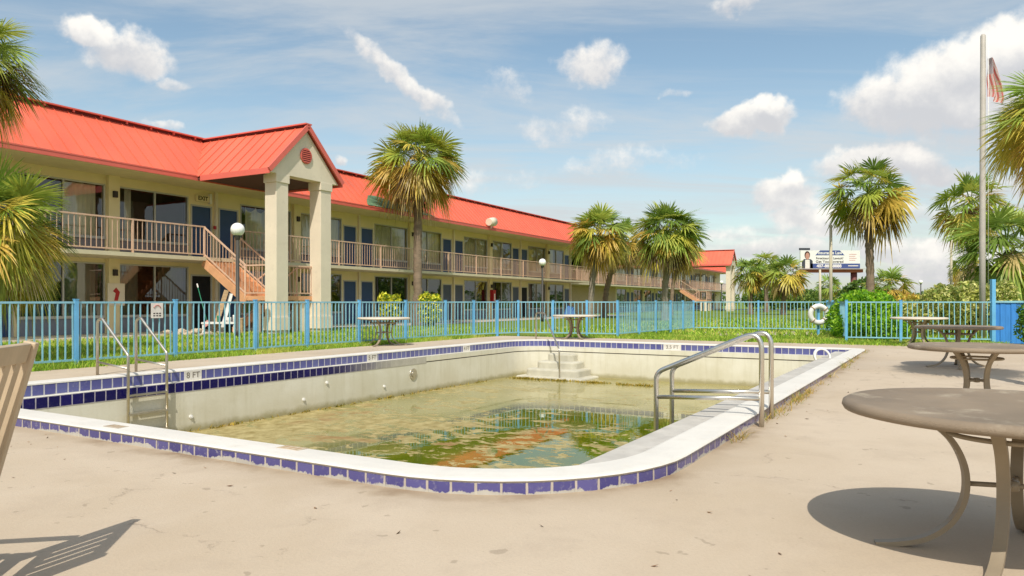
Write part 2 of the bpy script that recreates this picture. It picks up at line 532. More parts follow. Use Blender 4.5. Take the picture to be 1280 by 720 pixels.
M['pole_wood'] = mat('weathered_pole_wood', (0.55, 0.49, 0.37), 0.8, 0.15, 3, stretch=(6, 6, .6))
M['red'] = mat('red_enamel', (0.45, 0.02, 0.02), 0.4)
M['black'] = mat('black_paint', (0.012, 0.012, 0.014), 0.6)
M['ink'] = mat('dark_lettering', (0.05, 0.04, 0.035), 0.7)
M['navy'] = mat('navy_print', (0.055, 0.085, 0.24), 0.6)
M['pink'] = mat('faded_red_print', (0.62, 0.30, 0.27), 0.6)
M['sign'] = mat('sign_white', (0.72, 0.68, 0.62), 0.6)
M['rust_steel'] = mat('red_oxide_steel', (0.36, 0.10, 0.055), 0.6, 0.15, 1)
M['maroon'] = mat('maroon_post', (0.17, 0.05, 0.05), 0.6, 0.12, 1)
M['skin'] = mat('printed_skin', (0.50, 0.26, 0.19), 0.7)
M['hair'] = mat('printed_hair', (0.07, 0.03, 0.02), 0.7)
M['suit'] = mat('printed_suit', (0.05, 0.055, 0.07), 0.7)
M['wood'] = mat('scrap_wood', (0.42, 0.29, 0.16), 0.8, 0.25, 4, stretch=(1, 1, 5))
M['rubble'] = mat('broken_concrete', (0.52, 0.42, 0.30), 0.9, 0.2, 6, 0.6, 20)
M['blue_cloth'] = mat('blue_tarpaulin', (0.06, 0.16, 0.38), 0.6, 0.2, 3)
M['green_pl'] = mat('green_plastic', (0.03, 0.22, 0.12), 0.4)
M['trunk'] = mat('palm_trunk_bark', (0.24, 0.175, 0.12), 0.9, 0.28, 3.0, 0.8, 14, dirt=0.4, dirtc=(0.10, 0.075, 0.055), stretch=(1, 1, 2.2))
M['trunk_grey'] = mat('grey_palm_bark', (0.27, 0.23, 0.18), 0.9, 0.25, 3.0, 0.8, 14, dirt=0.4, dirtc=(0.10, 0.085, 0.07), stretch=(1, 1, 2.2))
M['branch'] = mat('shrub_stems', (0.10, 0.07, 0.045), 0.9)
M['leaf'] = leaf_mat('palm_leaf', 0.38, 0.42, (1.12, 1.12, 1.1))
M['bush'] = leaf_mat('shrub_leaf', 0.42, 0.5, (1.55, 1.5, 1.4))
M['grass'] = leaf_mat('grass_blade', 0.45, 0.6, (1.3, 1.3, 1.2))
M['litter'] = leaf_mat('dry_leaf', 0.1, 0.8)
M['pane_up'] = glass_mat('window_glass', (0.93, 0.94, 0.90), 1.85)
M['pane_low'] = glass_mat('dark_window_glass', (0.50, 0.53, 0.52), 2.1)

def lawn_mat():
    m_, g_, o = new_mat('lawn_turf')
    v = g_.n('ShaderNodeTexCoord').outputs['Object']
    n1 = g_.noise(v, 0.35, 5); n2 = g_.noise(v, 6, 6, 0.7)
    c = g_.mix(g_.mr(n1, 0.3, 0.7), (0.17, 0.25, 0.028), (0.25, 0.30, 0.05))
    c = g_.mix(g_.mr(n2, 0.3, 0.75), c, (0.10, 0.15, 0.022))
    c = g_.mix(g_.m('MULTIPLY', g_.mr(g_.noise(v, 1.3, 5, 0.7), 0.55, 0.75), 0.5), c, (0.19, 0.165, 0.07))
    b = g_.n('ShaderNodeBsdfPrincipled'); g_.put(b.inputs['Base Color'], c); b.inputs['Roughness'].default_value = 0.9; b.inputs['Specular IOR Level'].default_value = 0.1
    bp = g_.n('ShaderNodeBump'); bp.inputs['Strength'].default_value = 0.35; bp.inputs['Distance'].default_value = 0.03
    g_.put(bp.inputs['Height'], g_.noise(v, 25, 5, 0.7)); g_.put(b.inputs['Normal'], bp.outputs[0])
    g_.nt.links.new(b.outputs[0], o.inputs[0]); return m_
def deck_mat():
    m_, g_, o = new_mat('deck_concrete')
    v = g_.n('ShaderNodeTexCoord').outputs['Object']
    n1 = g_.noise(v, 0.45, 6, 0.6, 0.4); n2 = g_.noise(v, 2.2, 7, 0.65, 0.3); n3 = g_.noise(v, 60, 4, 0.7)
    c = g_.mix(g_.mr(n1, 0.3, 0.7), (0.50, 0.40, 0.285), (0.575, 0.475, 0.36))
    c = g_.mix(g_.m('MULTIPLY', g_.mr(n2, 0.48, 0.72), 0.36), c, (0.42, 0.335, 0.25))
    c = g_.mix(g_.m('MULTIPLY', g_.mr(g_.noise(v, 1.2, 8, 0.75, 0.8), 0.58, 0.74), 0.28), c, (0.29, 0.235, 0.18))
    c = g_.mix(g_.m('MULTIPLY', g_.mr(n3, 0.35, 0.75), 0.16), c, (0.30, 0.24, 0.18))
    sp = g_.mr(g_.noise(v, 9, 2, 0.5), 0.70, 0.74)
    c = g_.mix(g_.m('MULTIPLY', sp, 0.4), c, (0.22, 0.17, 0.12))
    at_ = g_.n('ShaderNodeAttribute'); at_.attribute_name = 'off'
    dd = g_.m('ADD', at_.outputs['Fac'], g_.m('MULTIPLY', g_.m('SUBTRACT', g_.noise(v, 3.2, 6, 0.7), 0.5), 0.42))
    c = g_.mix(g_.m('MULTIPLY', g_.mr(dd, 0.22, 0.02), 0.85), c, g_.mix(g_.mr(g_.noise(v, 1.1, 4), 0.42, 0.66), (0.46, 0.37, 0.26), (0.22, 0.14, 0.075)))
    c = g_.mix(g_.m('MULTIPLY', g_.mr(dd, 0.55, 0.1), 0.22), c, (0.34, 0.26, 0.18))
    c = g_.mix(g_.m('MULTIPLY', g_.mr(g_.noise(v, 0.23, 3, 0.6, 1.0), 0.55, 0.68), 0.22), c, (0.36, 0.31, 0.26))
    vo = g_.n('ShaderNodeTexVoronoi', feature='DISTANCE_TO_EDGE'); vo.inputs['Scale'].default_value = 0.33
    wv = g_.n('ShaderNodeVectorMath', operation='SCALE'); g_.put(wv.inputs[0], g_.noise(v, 1.4, 6, 0.7, out=1)); wv.inputs[3].default_value = 0.7
    g_.put(vo.inputs['Vector'], g_.vm('ADD', v, wv.outputs[0]))
    crack = g_.m('MULTIPLY', g_.mr(vo.outputs[0], 0.0, 0.006, 1.0, 0.0), g_.mr(n2, 0.50, 0.60))
    c = g_.mix(g_.m('MULTIPLY', crack, 0.35), c, (0.2, 0.15, 0.11))
    b = g_.n('ShaderNodeBsdfPrincipled'); g_.put(b.inputs['Base Color'], c)
    b.inputs['Roughness'].default_value = 0.85; b.inputs['Specular IOR Level'].default_value = 0.25
    bp = g_.n('ShaderNodeBump'); bp.inputs['Strength'].default_value = 0.35; bp.inputs['Distance'].default_value = 0.008
    g_.put(bp.inputs['Height'], g_.m('SUBTRACT', g_.m('ADD', n3, g_.m('MULTIPLY', n2, 1.5)), crack)); g_.put(b.inputs['Normal'], bp.outputs[0])
    g_.nt.links.new(b.outputs[0], o.inputs[0]); return m_
def plaster_mat():
    m_, g_, o = new_mat('pool_plaster')
    v = g_.n('ShaderNodeTexCoord').outputs['Object']
    z = g_.sep(v)[2]
    n1 = g_.noise(v, 1.1, 6, 0.6); n2 = g_.noise(g_.mapping(v, sc=(3, 3, .35)), 2.2, 6, 0.65)
    c = g_.mix(g_.mr(n1, 0.3, 0.7), (0.66, 0.62, 0.49), (0.75, 0.72, 0.61))
    c = g_.mix(g_.m('MULTIPLY', g_.mr(n2, 0.45, 0.75), 0.4), c, (0.50, 0.46, 0.31))
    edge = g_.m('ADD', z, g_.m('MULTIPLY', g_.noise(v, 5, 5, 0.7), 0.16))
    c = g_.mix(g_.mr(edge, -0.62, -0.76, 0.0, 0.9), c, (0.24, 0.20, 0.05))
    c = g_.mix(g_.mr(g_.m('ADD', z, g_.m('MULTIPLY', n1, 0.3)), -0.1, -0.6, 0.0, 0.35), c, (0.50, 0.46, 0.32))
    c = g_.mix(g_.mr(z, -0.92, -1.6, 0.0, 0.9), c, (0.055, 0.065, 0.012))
    b = g_.n('ShaderNodeBsdfPrincipled'); g_.put(b.inputs['Base Color'], c); b.inputs['Roughness'].default_value = 0.8
    bp = g_.n('ShaderNodeBump'); bp.inputs['Strength'].default_value = 0.3; bp.inputs['Distance'].default_value = 0.01
    g_.put(bp.inputs['Height'], g_.noise(v, 18, 6, 0.7)); g_.put(b.inputs['Normal'], bp.outputs[0])
    g_.nt.links.new(b.outputs[0], o.inputs[0]); return m_
def water_mat():
    m_, g_, o = new_mat('stagnant_water')
    v = g_.n('ShaderNodeTexCoord').outputs['Object']       # object frame = pool frame (l, w)
    l, w_, _ = g_.sep(v)
    deep = g_.mr(g_.m('ADD', l, g_.m('MULTIPLY', g_.m('SUBTRACT', g_.noise(v, 0.35, 4), 0.5), 3.0)), 7.8, 11.2, 0.0, 1.0)
    deep = g_.m('MAXIMUM', deep, g_.m('MULTIPLY', g_.mr(g_.m('ADD', w_, g_.m('MULTIPLY', g_.m('SUBTRACT', g_.noise(v, 0.45, 4), 0.5), 3.0)), 4.6, 7.2), 0.75))
    c = g_.mix(deep, (0.085, 0.12, 0.003), (0.52, 0.455, 0.19))
    c = g_.mix(g_.m('MULTIPLY', g_.mr(g_.noise(v, 0.8, 5), 0.45, 0.7), 0.5), c, (0.24, 0.215, 0.03))
    vs_ = g_.mapping(v, sc=(1.0, 0.55, 1), rot=(0, 0, R(35)))
    s1 = g_.noise(vs_, 2.0, 8, 0.68, 0.6); s2 = g_.noise(v, 0.30, 3, 0.5)
    left = g_.mr(w_, 4.6, 8.6, 0.0, 0.10)
    near = g_.m('MULTIPLY', g_.mr(l, 8.2, 5.2, 0.0, 0.085), g_.mr(w_, 0.8, 3.0, .15, 1.0))
    scum = g_.m('ADD', g_.m('ADD', g_.m('ADD', s1, g_.m('MULTIPLY', g_.m('SUBTRACT', s2, 0.5), 0.35)), left), near)
    scum = g_.mr(scum, 0.60, 0.645)
    fl_ = g_.m('ADD', g_.noise(g_.mapping(v, sc=(1.5, 1.0, 1)), 2.7, 6, 0.62, 0.3), g_.m('MULTIPLY', g_.m('SUBTRACT', g_.noise(v, 0.55, 3), 0.5), 0.5))
    fl_ = g_.m('ADD', fl_, g_.mr(l, 9.5, 5.5, -0.03, 0.075))
    fl_ = g_.mr(fl_, 0.595, 0.625)
    scum = g_.m('MAXIMUM', scum, fl_)
    scum = g_.m('MULTIPLY', scum, g_.mr(l, 13.5, 9.5, 0.2, 1.0))
    sc_c = g_.mix(g_.mr(g_.noise(v, 5, 6, 0.7), 0.3, 0.7), (0.26, 0.195, 0.065), (0.49, 0.405, 0.19))
    sc_c = g_.mix(g_.m('MULTIPLY', g_.mr(g_.noise(v, 0.7, 4), 0.55, 0.7), 0.6), sc_c, (0.26, 0.11, 0.04))
    b = g_.n('ShaderNodeBsdfPrincipled')
    g_.put(b.inputs['Base Color'], c); b.inputs['IOR'].default_value = 1.33
    film = g_.mr(g_.noise(v, 0.5, 5, 0.6), 0.42, 0.62)
    g_.put(b.inputs['Roughness'], g_.m('MULTIPLY', g_.m('MULTIPLY', film, deep), 0.22))
    bp = g_.n('ShaderNodeBump'); bp.inputs['Strength'].default_value = 0.035; bp.inputs['Distance'].default_value = 0.02
    g_.put(bp.inputs['Height'], g_.noise(v, 3.5, 3)); g_.put(b.inputs['Normal'], bp.outputs[0])
    t = g_.n('ShaderNodeBsdfTransparent'); g_.put(t.inputs[0], (0.80, 0.74, 0.36))
    m1_ = g_.n('ShaderNodeMixShader'); g_.put(m1_.inputs[0], g_.m('MULTIPLY', deep, 0.22))
    g_.nt.links.new(b.outputs[0], m1_.inputs[1]); g_.nt.links.new(t.outputs[0], m1_.inputs[2])
    sd_ = g_.n('ShaderNodeBsdfPrincipled'); g_.put(sd_.inputs['Base Color'], sc_c); sd_.inputs['Roughness'].default_value = 0.75; sd_.inputs['Specular IOR Level'].default_value = 0.2
    bp2 = g_.n('ShaderNodeBump'); bp2.inputs['Strength'].default_value = 0.6; bp2.inputs['Distance'].default_value = 0.01
    g_.put(bp2.inputs['Height'], s1); g_.put(sd_.inputs['Normal'], bp2.outputs[0])
    m2_ = g_.n('ShaderNodeMixShader'); g_.put(m2_.inputs[0], g_.m('MULTIPLY', scum, 0.92))
    g_.nt.links.new(m1_.outputs[0], m2_.inputs[1]); g_.nt.links.new(sd_.outputs[0], m2_.inputs[2])
    g_.nt.links.new(m2_.outputs[0], o.inputs[0]); return m_
M['lawn'] = lawn_mat(); M['deck'] = deck_mat(); M['plaster'] = plaster_mat(); M['water'] = water_mat()
M['path'] = mat('path_concrete', (0.47, 0.40, 0.31), 0.9, 0.08, 1.5, 0.2, 30)
M['asphalt'] = mat('asphalt', (0.055, 0.055, 0.055), 0.9, 0.15, 2)

# ------------------------------------------------------------------ pool outline rings
LL, WW = 15.3, 9.2
CR = [(LL, 0.0, .35), (LL, WW, 1.3), (0.0, WW, .6), (0.0, 0.0, 1.5)]
def ring(o, ns=(48, 30, 48, 30), na=12):
    """points of the pool outline pushed outwards by o"""
    cs = []
    for (cl, cw, r) in CR:
        re = max(r + o, 0.02)
        sl = 1 if cl > 0 else -1; sw = 1 if cw > 0 else -1
        cs.append((cl + sl * (o - re), cw + sw * (o - re), re))
    st = [-90, 0, 90, 180]
    pts = []
    arcs = []
    for (a, b, r), s0 in zip(cs, st):
        arcs.append([(a + r * math.cos(R(s0 + 90 * k / na)), b + r * math.sin(R(s0 + 90 * k / na))) for k in range(na + 1)])
    for i in range(4):
        p = arcs[i - 1][-1]; q = arcs[i][0]
        n = ns[i]
        for k in range(n):
            pts.append((p[0] + (q[0] - p[0]) * k / n, p[1] + (q[1] - p[1]) * k / n))
        pts.extend(arcs[i][:-1])
        # next straight starts at arcs[i][-1]
    return pts
R0 = ring(0.0)
NR = len(R0)
CUM = [0.0]
for i in range(NR):
    a = R0[i]; b = R0[(i + 1) % NR]
    CUM.append(CUM[-1] + math.hypot(b[0] - a[0], b[1] - a[1]))
TILE = 0.158
def strip(mb, o1, z1, o2, z2, v1=0.0, v2=1.0, sel=None, flip=False):
    a = ring(o1); b = ring(o2)
    fz1 = z1 if callable(z1) else (lambda l, w_: z1)
    fz2 = z2 if callable(z2) else (lambda l, w_: z2)
    use = [i for i in range(NR) if not sel or sel(*R0[i])]
    need = sorted(set(use) | {(i + 1) % NR for i in use})
    ia = dict(zip(need, mb.pts([P(*a[i], fz1(*a[i])) for i in need]))); ib = dict(zip(need, mb.pts([P(*b[i], fz2(*b[i])) for i in need])))
    for i in range(NR):
        j = (i + 1) % NR
        if sel and not sel(*R0[i]):
            continue
        u1, u2 = CUM[i] / TILE, CUM[i + 1] / TILE
        mb.face([ia[i], ia[j], ib[j], ib[i]], [(u1, v1), (u2, v1), (u2, v2), (u1, v2)])

# ground sheet: rings round the pool outwards to the horizon
def ground_rings(offs, dz_, mat_, name):
    mb = MB()
    rings = []
    for o in offs:
        r = ring(o)
        rings.append(mb.pts([P(l, w_, gh(l, w_) + dz_) for l, w_ in r]))
    for a, b in zip(rings, rings[1:]):
        for i in range(NR):
            j = (i + 1) % NR
            mb.face([b[i], b[j], a[j], a[i]])
    ob = mb.build(name, mat_)
    at_ = ob.data.attributes.new('off', 'FLOAT', 'POINT')
    at_.data.foreach_set('value', [o for o in offs for _ in range(NR)])
    return ob
lawn = ground_rings([-.10, .5, 1, 1.6, 2.2, 3, 4, 6, 9, 14, 22, 40, 90, 250, 900, 2500], -0.03, M['lawn'], 'lawn')
tag(lawn, kind='structure')
deck = ground_rings([-.06, .02, .07, .13, .22, .34, .5, .7, 1.0, 1.35, 1.75, 2.2, 2.8, 3.5, 4.5, 6, 8, 11, 15, 20], 0.0, M['deck'], 'pool_deck')
bm = bmesh.new(); bm.from_mesh(deck.data)
def cut(co, no):
    geo = bm.verts[:] + bm.edges[:] + bm.faces[:]
    bmesh.ops.bisect_plane(bm, geom=geo, plane_co=co, plane_no=no, clear_outer=True)
cut(P(0, 10.95, 0), (-PC, PS, 0))
cut(P(17.0, 10, 0), P(17.6, -5, 0) and (Vector((PS, PC, 0)) + Vector((-PC, PS, 0)) * 0.045))
cut(P(0, -14, 0), (PC, -PS, 0))
bm.to_mesh(deck.data); bm.free()
tag(deck, kind='structure')
pm = MB()
pm.poly([gp(905, 420.6, .085), gp(1012, 418.3, .085), gp(1030, 414.6, .085), gp(893, 413.6, .085), gp(880, 415.4, .085)])
tag(pm.build('garden_path', M['path']), kind='structure')
pm = MB()
zr = 0.09
pm.poly([B(-10, 20.9, zr), B(60, 20.9, zr), B(60, 24.4, zr), B(-10, 24.4, zr)])
tag(pm.build('building_walk', M['path']), kind='structure')
pm = MB()
pm.poly([(25, 100, .085), (160, 92, .085), (160, 104, .085), (25, 112, .085)])
tag(pm.build('far_road', M['asphalt']), kind='structure')

# ------------------------------------------------------------------ swimming pool
pool = thing('swimming_pool', 'drained swimming pool with white coping and blue tile bands', 'swimming pool', P(LL / 2, WW / 2, 0))
ct = 0.13
mb = MB(); mb.smooth = True
prof = [(0.0, 0.112), (0.010, 0.119), (0.0, 0.130), (-0.03, 0.134), (-0.15, 0.137), (-0.27, 0.134), (-0.30, 0.124), (-0.305, 0.105)]
for (a, za), (b, zb) in zip(prof, prof[1:]):
    strip(mb, b, zb, a, za)
mb.build('coping', M['coping'], pool)
mb = MB(); strip(mb, -0.002, -0.046, -0.002, 0.113, 0, 1); mb.build('outer_tile_band', M['tile_out'], pool)
mb = MB(); strip(mb, -0.300, 0.110, -0.300, -0.048, 1, 0); mb.build('upper_tile_band', M['tile_up'], pool)
left_dark = lambda l, w_: w_ > 8.5 and l < 10.2
def u_at(lv):
    i = min((i for i in range(NR) if R0[i][1] > 9.1), key=lambda i: abs(R0[i][0] - lv))
    return CUM[i] / TILE
M['tile_low'] = tile_mat('dark_lower_tile', (0.004, 0.003, 0.075), (0.010, 0.007, 0.12), (0.55, 0.50, 0.58), 0.07, 0.12, fade=(u_at(9.2), u_at(7.0)))
mb = MB(); strip(mb, -0.40, -0.052, -0.40, -0.210, 1, 0, sel=left_dark); mb.build('lower_tile_band', M['tile_low'], pool)
mb = MB(); strip(mb, -0.298, -0.048, -0.402, -0.050); strip(mb, -0.40, -0.052, -0.40, -0.165, sel=lambda l, w_: not left_dark(l, w_))
strip(mb, -0.40, -0.165, -0.385, -0.18, sel=lambda l, w_: not left_dark(l, w_))
mb.build('gutter_ledge', M['plaster'], pool)
mb = MB(); mb.box(1.0, 14.86, .304, .64, -.6, .068, P); mb.build('side_ledge', M['ledge'], pool, bevel=.012)
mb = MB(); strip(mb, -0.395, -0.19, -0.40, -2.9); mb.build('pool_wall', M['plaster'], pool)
mb = MB()
strip(mb, -0.3955, -0.165, -0.3955, -0.19, sel=lambda l, w_: not left_dark(l, w_))
mb.build('gutter_slot_shade', M['ink'], pool)  # flat near-black strip stands in for shade in the gutter opening
mb = MB(); mb.smooth = True
NLx, NWx = 40, 12
def fl(l):
    return -1.10 - 1.6 * (1 - sst(l, 3.0, 10.5)) - 0.12 * (1 - sst(l, 10, 15))
ids = [[None] * (NWx + 1) for _ in range(NLx + 1)]
for i in range(NLx + 1):
    l = 0.35 + 14.6 * i / NLx
    ids[i] = mb.pts([P(l, 0.35 + 8.5 * j / NWx, fl(l)) for j in range(NWx + 1)])
for i in range(NLx):
    for j in range(NWx):
        mb.face([ids[i][j], ids[i + 1][j], ids[i + 1][j + 1], ids[i][j + 1]])
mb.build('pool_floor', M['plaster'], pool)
# corner steps
def rbox(mb, l0, l1, w0, w1, z0, z1, r, n=6):
    pts = []
    for (a, b, s0) in ((l0 + r, w1 - r, 90), (l0 + r, w0 + r, 180)):
        for k in range(n + 1):
            pts.append((a + r * math.cos(R(s0 + 90 * k / n)), b + r * math.sin(R(s0 + 90 * k / n))))
    pts += [(l1, w0), (l1, w1)]
    mb.prism([P(l, w_, z0) for l, w_ in pts], (0, 0, z1 - z0))
mb = MB()
for k, (dl, w0, z1) in enumerate([(0.36, 7.20, -0.22), (0.62, 7.00, -0.42), (0.88, 6.80, -0.61), (1.14, 6.55, -0.80)]):
    rbox(mb, LL - 0.41 - dl, LL - 0.405, w0, 8.0 + .2 * k, -1.2, z1, 0.16)
mb.build('corner_steps', M['step'], pool, bevel=0.045)
# fittings in the left wall
wz = lambda l, z, pro=0.0: P(l, WW - 0.40 - pro, z)
def wall_fit(l, z, r):
    mb = MB(); c = wz(l, z)
    dirn = Vector((PC, -PS, 0))
    mb.tube([c - dirn * 0.02, c + dirn * 0.015], r, 14); mb.tube([c + dirn * 0.015, c + dirn * 0.03], r * 0.55, 12)
    return mb
wall_fit(9.6, -0.42, 0.13).build('pool_light', M['steel_dull'], pool)
for l, z in ((3.9, -0.62), (6.9, -0.36), (6.3, -0.62), (8.6, -0.60)):
    wall_fit(l, z, 0.032).build('return_inlet', M['white'], pool)
# water: its own frame is the pool frame so that the film of algae lies in it
mb = MB()
wr = [(l, w_) for l, w_ in ring(-0.39)]
mb.face(mb.pts([(l, w_, 0) for l, w_ in wr]))
water = mb.build('pool_water', M['water'])
water.location = P(0, 0, -0.855); water.rotation_euler = (0, 0, math.atan2(PC, PS))
tag(water, kind='structure')
# depth markers
def marker(l, w_, on, txt, n=2):
    if on == 'left':
        c = P(l, w_ - 0.303, 0.032); xd = Vector((PS, PC, 0)); out_ = Vector((PC, -PS, 0))
    else:
        c = P(l - 0.303, w_, 0.032); xd = Vector((PC, -PS, 0)); out_ = Vector((-PS, -PC, 0))
    mb = MB()
    mb.hexa([c + xd * a + out_ * b + Vector((0, 0, z)) for z in (-.078, .078) for a, b in ((-.158 * n / 2, 0.006), (.158 * n / 2, 0.006), (.158 * n / 2, -0.003), (-.158 * n / 2, -0.003))])
    o = mb.build('depth_marker', M['sign'], pool)
    text_mesh('depth_lettering', txt, 0.135, M['mark_ink'], face_matrix(c + out_ * 0.0075, xd), o, 0.0)
def l_at(x, wv):
    q = line_w(x, wv); return to_lw(q.x, q.y)[0]
marker(l_at(241, WW - .3), WW, 'left', '8 FT')
marker(l_at(465, WW - .3), WW, 'left', '5 FT')
marker(l_at(583, WW - .3), WW, 'left', '4 FT')
marker(LL, 4.55, 'far', '3.5 FT', 3)
# painted depth marks on the coping top
for (x_, y_, m_) in ((145, 533, 'path'), (365, 560, 'rubble')):
    q = gp(x_, y_, .137); l, w_ = to_lw(q.x, q.y)
    mb = MB(); mb.box(l - .05, l + .05, w_ - .11, w_ + .11, 0.136, 0.1395, P)
    mb.build('faded_coping_mark', M[m_], pool)
    mb = MB()
    for k in range(3):
        mb.box(l - .035, l + .035, w_ - .08 + .065 * k, w_ - .05 + .065 * k, 0.1396, 0.1405, P)
    mb.build('coping_lettering', M['wood'], pool)

# ------------------------------------------------------------------ motel building
def D_at(t):
    return 0
SEAM = 0.46
ZG, Z2, ZE = 0.13, 2.83, 5.58
def window(parent, t0, t1, D, zf, low, curt):
    zs, zt = zf + 0.58, zf + 2.42
    mb = MB()
    tm = (t0 + t1) / 2
    for a, b in ((t0, t0 + .05), (tm - .025, tm + .025), (t1 - .05, t1)):
        mb.bb(a, b, D - .02, D + .07, zs, zt)
    mb.bb(t0, t1, D - .022, D + .072, zt - .05, zt); mb.bb(t0, t1, D - .05, D + .072, zs - .05, zs + .04)
    f = mb.build('window', M['frame'], parent)
    mb = MB()
    for a, b in ((t0 + .05, tm - .025), (tm + .025, t1 - .05)):
        mb.poly([B(a, D + .03, zs + .04), B(b, D + .03, zs + .04), B(b, D + .03, zt - .05), B(a, D + .03, zt - .05)])
    mb.build('pane', M['pane_low'] if low else M['pane_up'], f)
    if curt:
        mb = MB(); mb.smooth = True
        for (a, b, sag) in curt:
            n = max(6, int((b - a) * 18))
            lo = []; hi = []
            for k in range(n + 1):
                x = a + (b - a) * k / n
                tt = t0 + (t1 - t0) * x if False else t0 + x
                dd = D + .20 + .035 * math.sin(x * 22 + a * 5) + random.uniform(-.008, .008)
                lo.append(B(tt, dd, zf + .3)); hi.append(B(tt, dd, zt - .03 - sag * abs(math.sin(k / n * math.pi * 2)) ** 0.8))
            i = mb.pts(lo); j = mb.pts(hi)
            for k in range(n):
                mb.face([i[k], i[k + 1], j[k + 1], j[k]])
        mb.build('curtain', M['curtain'], f)
    return f
def door(parent, t0, t1, D, zf, material):
    mb = MB(); mb.bb(t0 + .06, t1 - .06, D + .02, D + .07, zf + .01, zf + 2.08)
    o = mb.build('door', material, parent)
    mb = MB()
    mb.bb(t0, t0 + .06, D - .02, D + .08, zf, zf + 2.14); mb.bb(t1 - .06, t1, D - .02, D + .08, zf, zf + 2.14); mb.bb(t0 + .06, t1 - .06, D - .02, D + .08, zf + 2.08, zf + 2.14)
    mb.build('door_frame', M['frame'], o)
    mb = MB(); mb.tube([B(t1 - .14, D + .03, zf + 1.0), B(t1 - .14, D - .04, zf + 1.0)], .028, 8); mb.build('door_handle', M['steel'], o)
    return o
def railing(mb, a, b, h=1.10, sp=0.175, z0=None):
    a = Vector(a); b = Vector(b); n = max(1, int((b - a).length / sp))
    up = Vector((0, 0, 1))
    mb.bar(a + up * h, b + up * h, .05, .05); mb.bar(a + up * .10, b + up * .10, .04, .04)
    for k in range(1, n):
        p = a.lerp(b, k / n)
        mb.bar(p + up * .11, p + up * (h - .02), .018, .018, (b - a).normalized())
def rail_run(parent, pts, step=2.9, h=1.10):
    mb = MB()
    for a, b in zip(pts, pts[1:]):
        railing(mb, a, b, h)
    r_ = mb.build('railing', M['rail'], parent)
    for a, b in zip(pts, pts[1:]):
        a = Vector(a); b = Vector(b); n = max(1, round((b - a).length / step))
        for k in range(n + (1 if b == Vector(pts[-1]) else 0)):
            p = a.lerp(b, k / n)
            mb = MB(); mb.bar(p - Vector((0, 0, .10)), p + Vector((0, 0, h + .02)), .06, .06, (b - a).normalized()); mb.build('railing_post', M['rail'], r_)
HALF = 4.32
def curtains(kind):
    W_ = 2.83
    return {'full': [(0.05, W_ - .05, 0)], 'right': [(W_ * .55, W_ * .93, .02)], 'left': [(.1, W_ * .45, .02)], 'tied': [(.35, .62, 0)],
            'sag': [(.42, 1.55, .22), (1.8, 2.75, .05)], 'most': [(.05, W_ * .72, 0)], 'both': [(0.05, .9, 0), (1.7, W_ - .05, 0)], None: None}[kind]
def module(parent, tp, D, wall_up, wall_lo, halves=(-1, 1), cu=None, doors=None):
    for lev, zf, zc in ((0, ZG, Z2 - .13), (1, Z2, ZE)):
        wm = wall_lo if lev == 0 else wall_up
        for s in halves:
            o_ = lambda a: tp + s * a
            def bx(m_, a, b, D0, D1, z0, z1):
                t0, t1 = sorted((o_(a), o_(b))); m_.bb(t0, t1, D0, D1, z0, z1)
            bx(wm, 0, .16, D, D + .2, zf, zc)                         # strip between the doors
            bx(wm, .16, 1.14, D, D + .2, zf + 2.14, zc)               # over the door
            bx(wm, 1.14, 1.24, D, D + .2, zf, zc)
            bx(wm, 1.24, 4.08, D, D + .2, zf + 2.42, zc)              # over the window
            bx(wm, 4.08, 4.32, D, D + .2, zf, zc)
            m2 = MB(); bx(m2, 1.24, 4.08, D + .012, D + .2, zf, zf + .53)
            m2.build('window_panel', M['panel_low'] if lev == 0 else M['panel'], parent)
            t0, t1 = sorted((o_(1.24), o_(4.08)))
            window(parent, t0, t1, D, zf, lev == 0, curtains((cu or {}).get((lev, s), 'full' if lev else None)))
            t0, t1 = sorted((o_(.16), o_(1.14)))
            door(parent, t0, t1, D, zf, (doors or {}).get((lev, s), M['door'] if lev else M['door']))
        m2 = MB(); m2.bb(tp - .06, tp + .06, D - .10, D - .004, zf, zc); m2.build('downpipe', M['cream_light'], parent)
    if 1 in halves:
        for zf, zc in ((ZG, Z2 - .13), (Z2, ZE)):
            m2 = MB(); m2.bb(tp + HALF - .20, tp + HALF + .20, D - .16, D - .004, zf, zc); m2.build('pier', M['cream'], parent)
            m2 = MB(); m2.bb(tp + HALF - .07, tp + HALF + .07, D - .26, D - .165, zf + 1.98, zf + 2.2); m2.build('wall_lamp', M['ink'], parent)
def roof_slope(mb, t0, t1, De, ze, Dr, zr_):
    mb.poly([B(t0, De, ze), B(t1, De, ze), B(t1, Dr, zr_), B(t0, Dr, zr_)])
    n = int((t1 - t0) / SEAM)
    sl = (B(0, Dr, zr_) - B(0, De, ze)).normalized(); nrm = (B(1, 0, 0) - B(0, 0, 0)).cross(sl).normalized()
    for k in range(n + 1):
        t = t0 + (t1 - t0) * k / n
        mb.bar(B(t, De, ze) + nrm * .014, B(t, Dr, zr_) + nrm * .014, .022, .030, nrm)
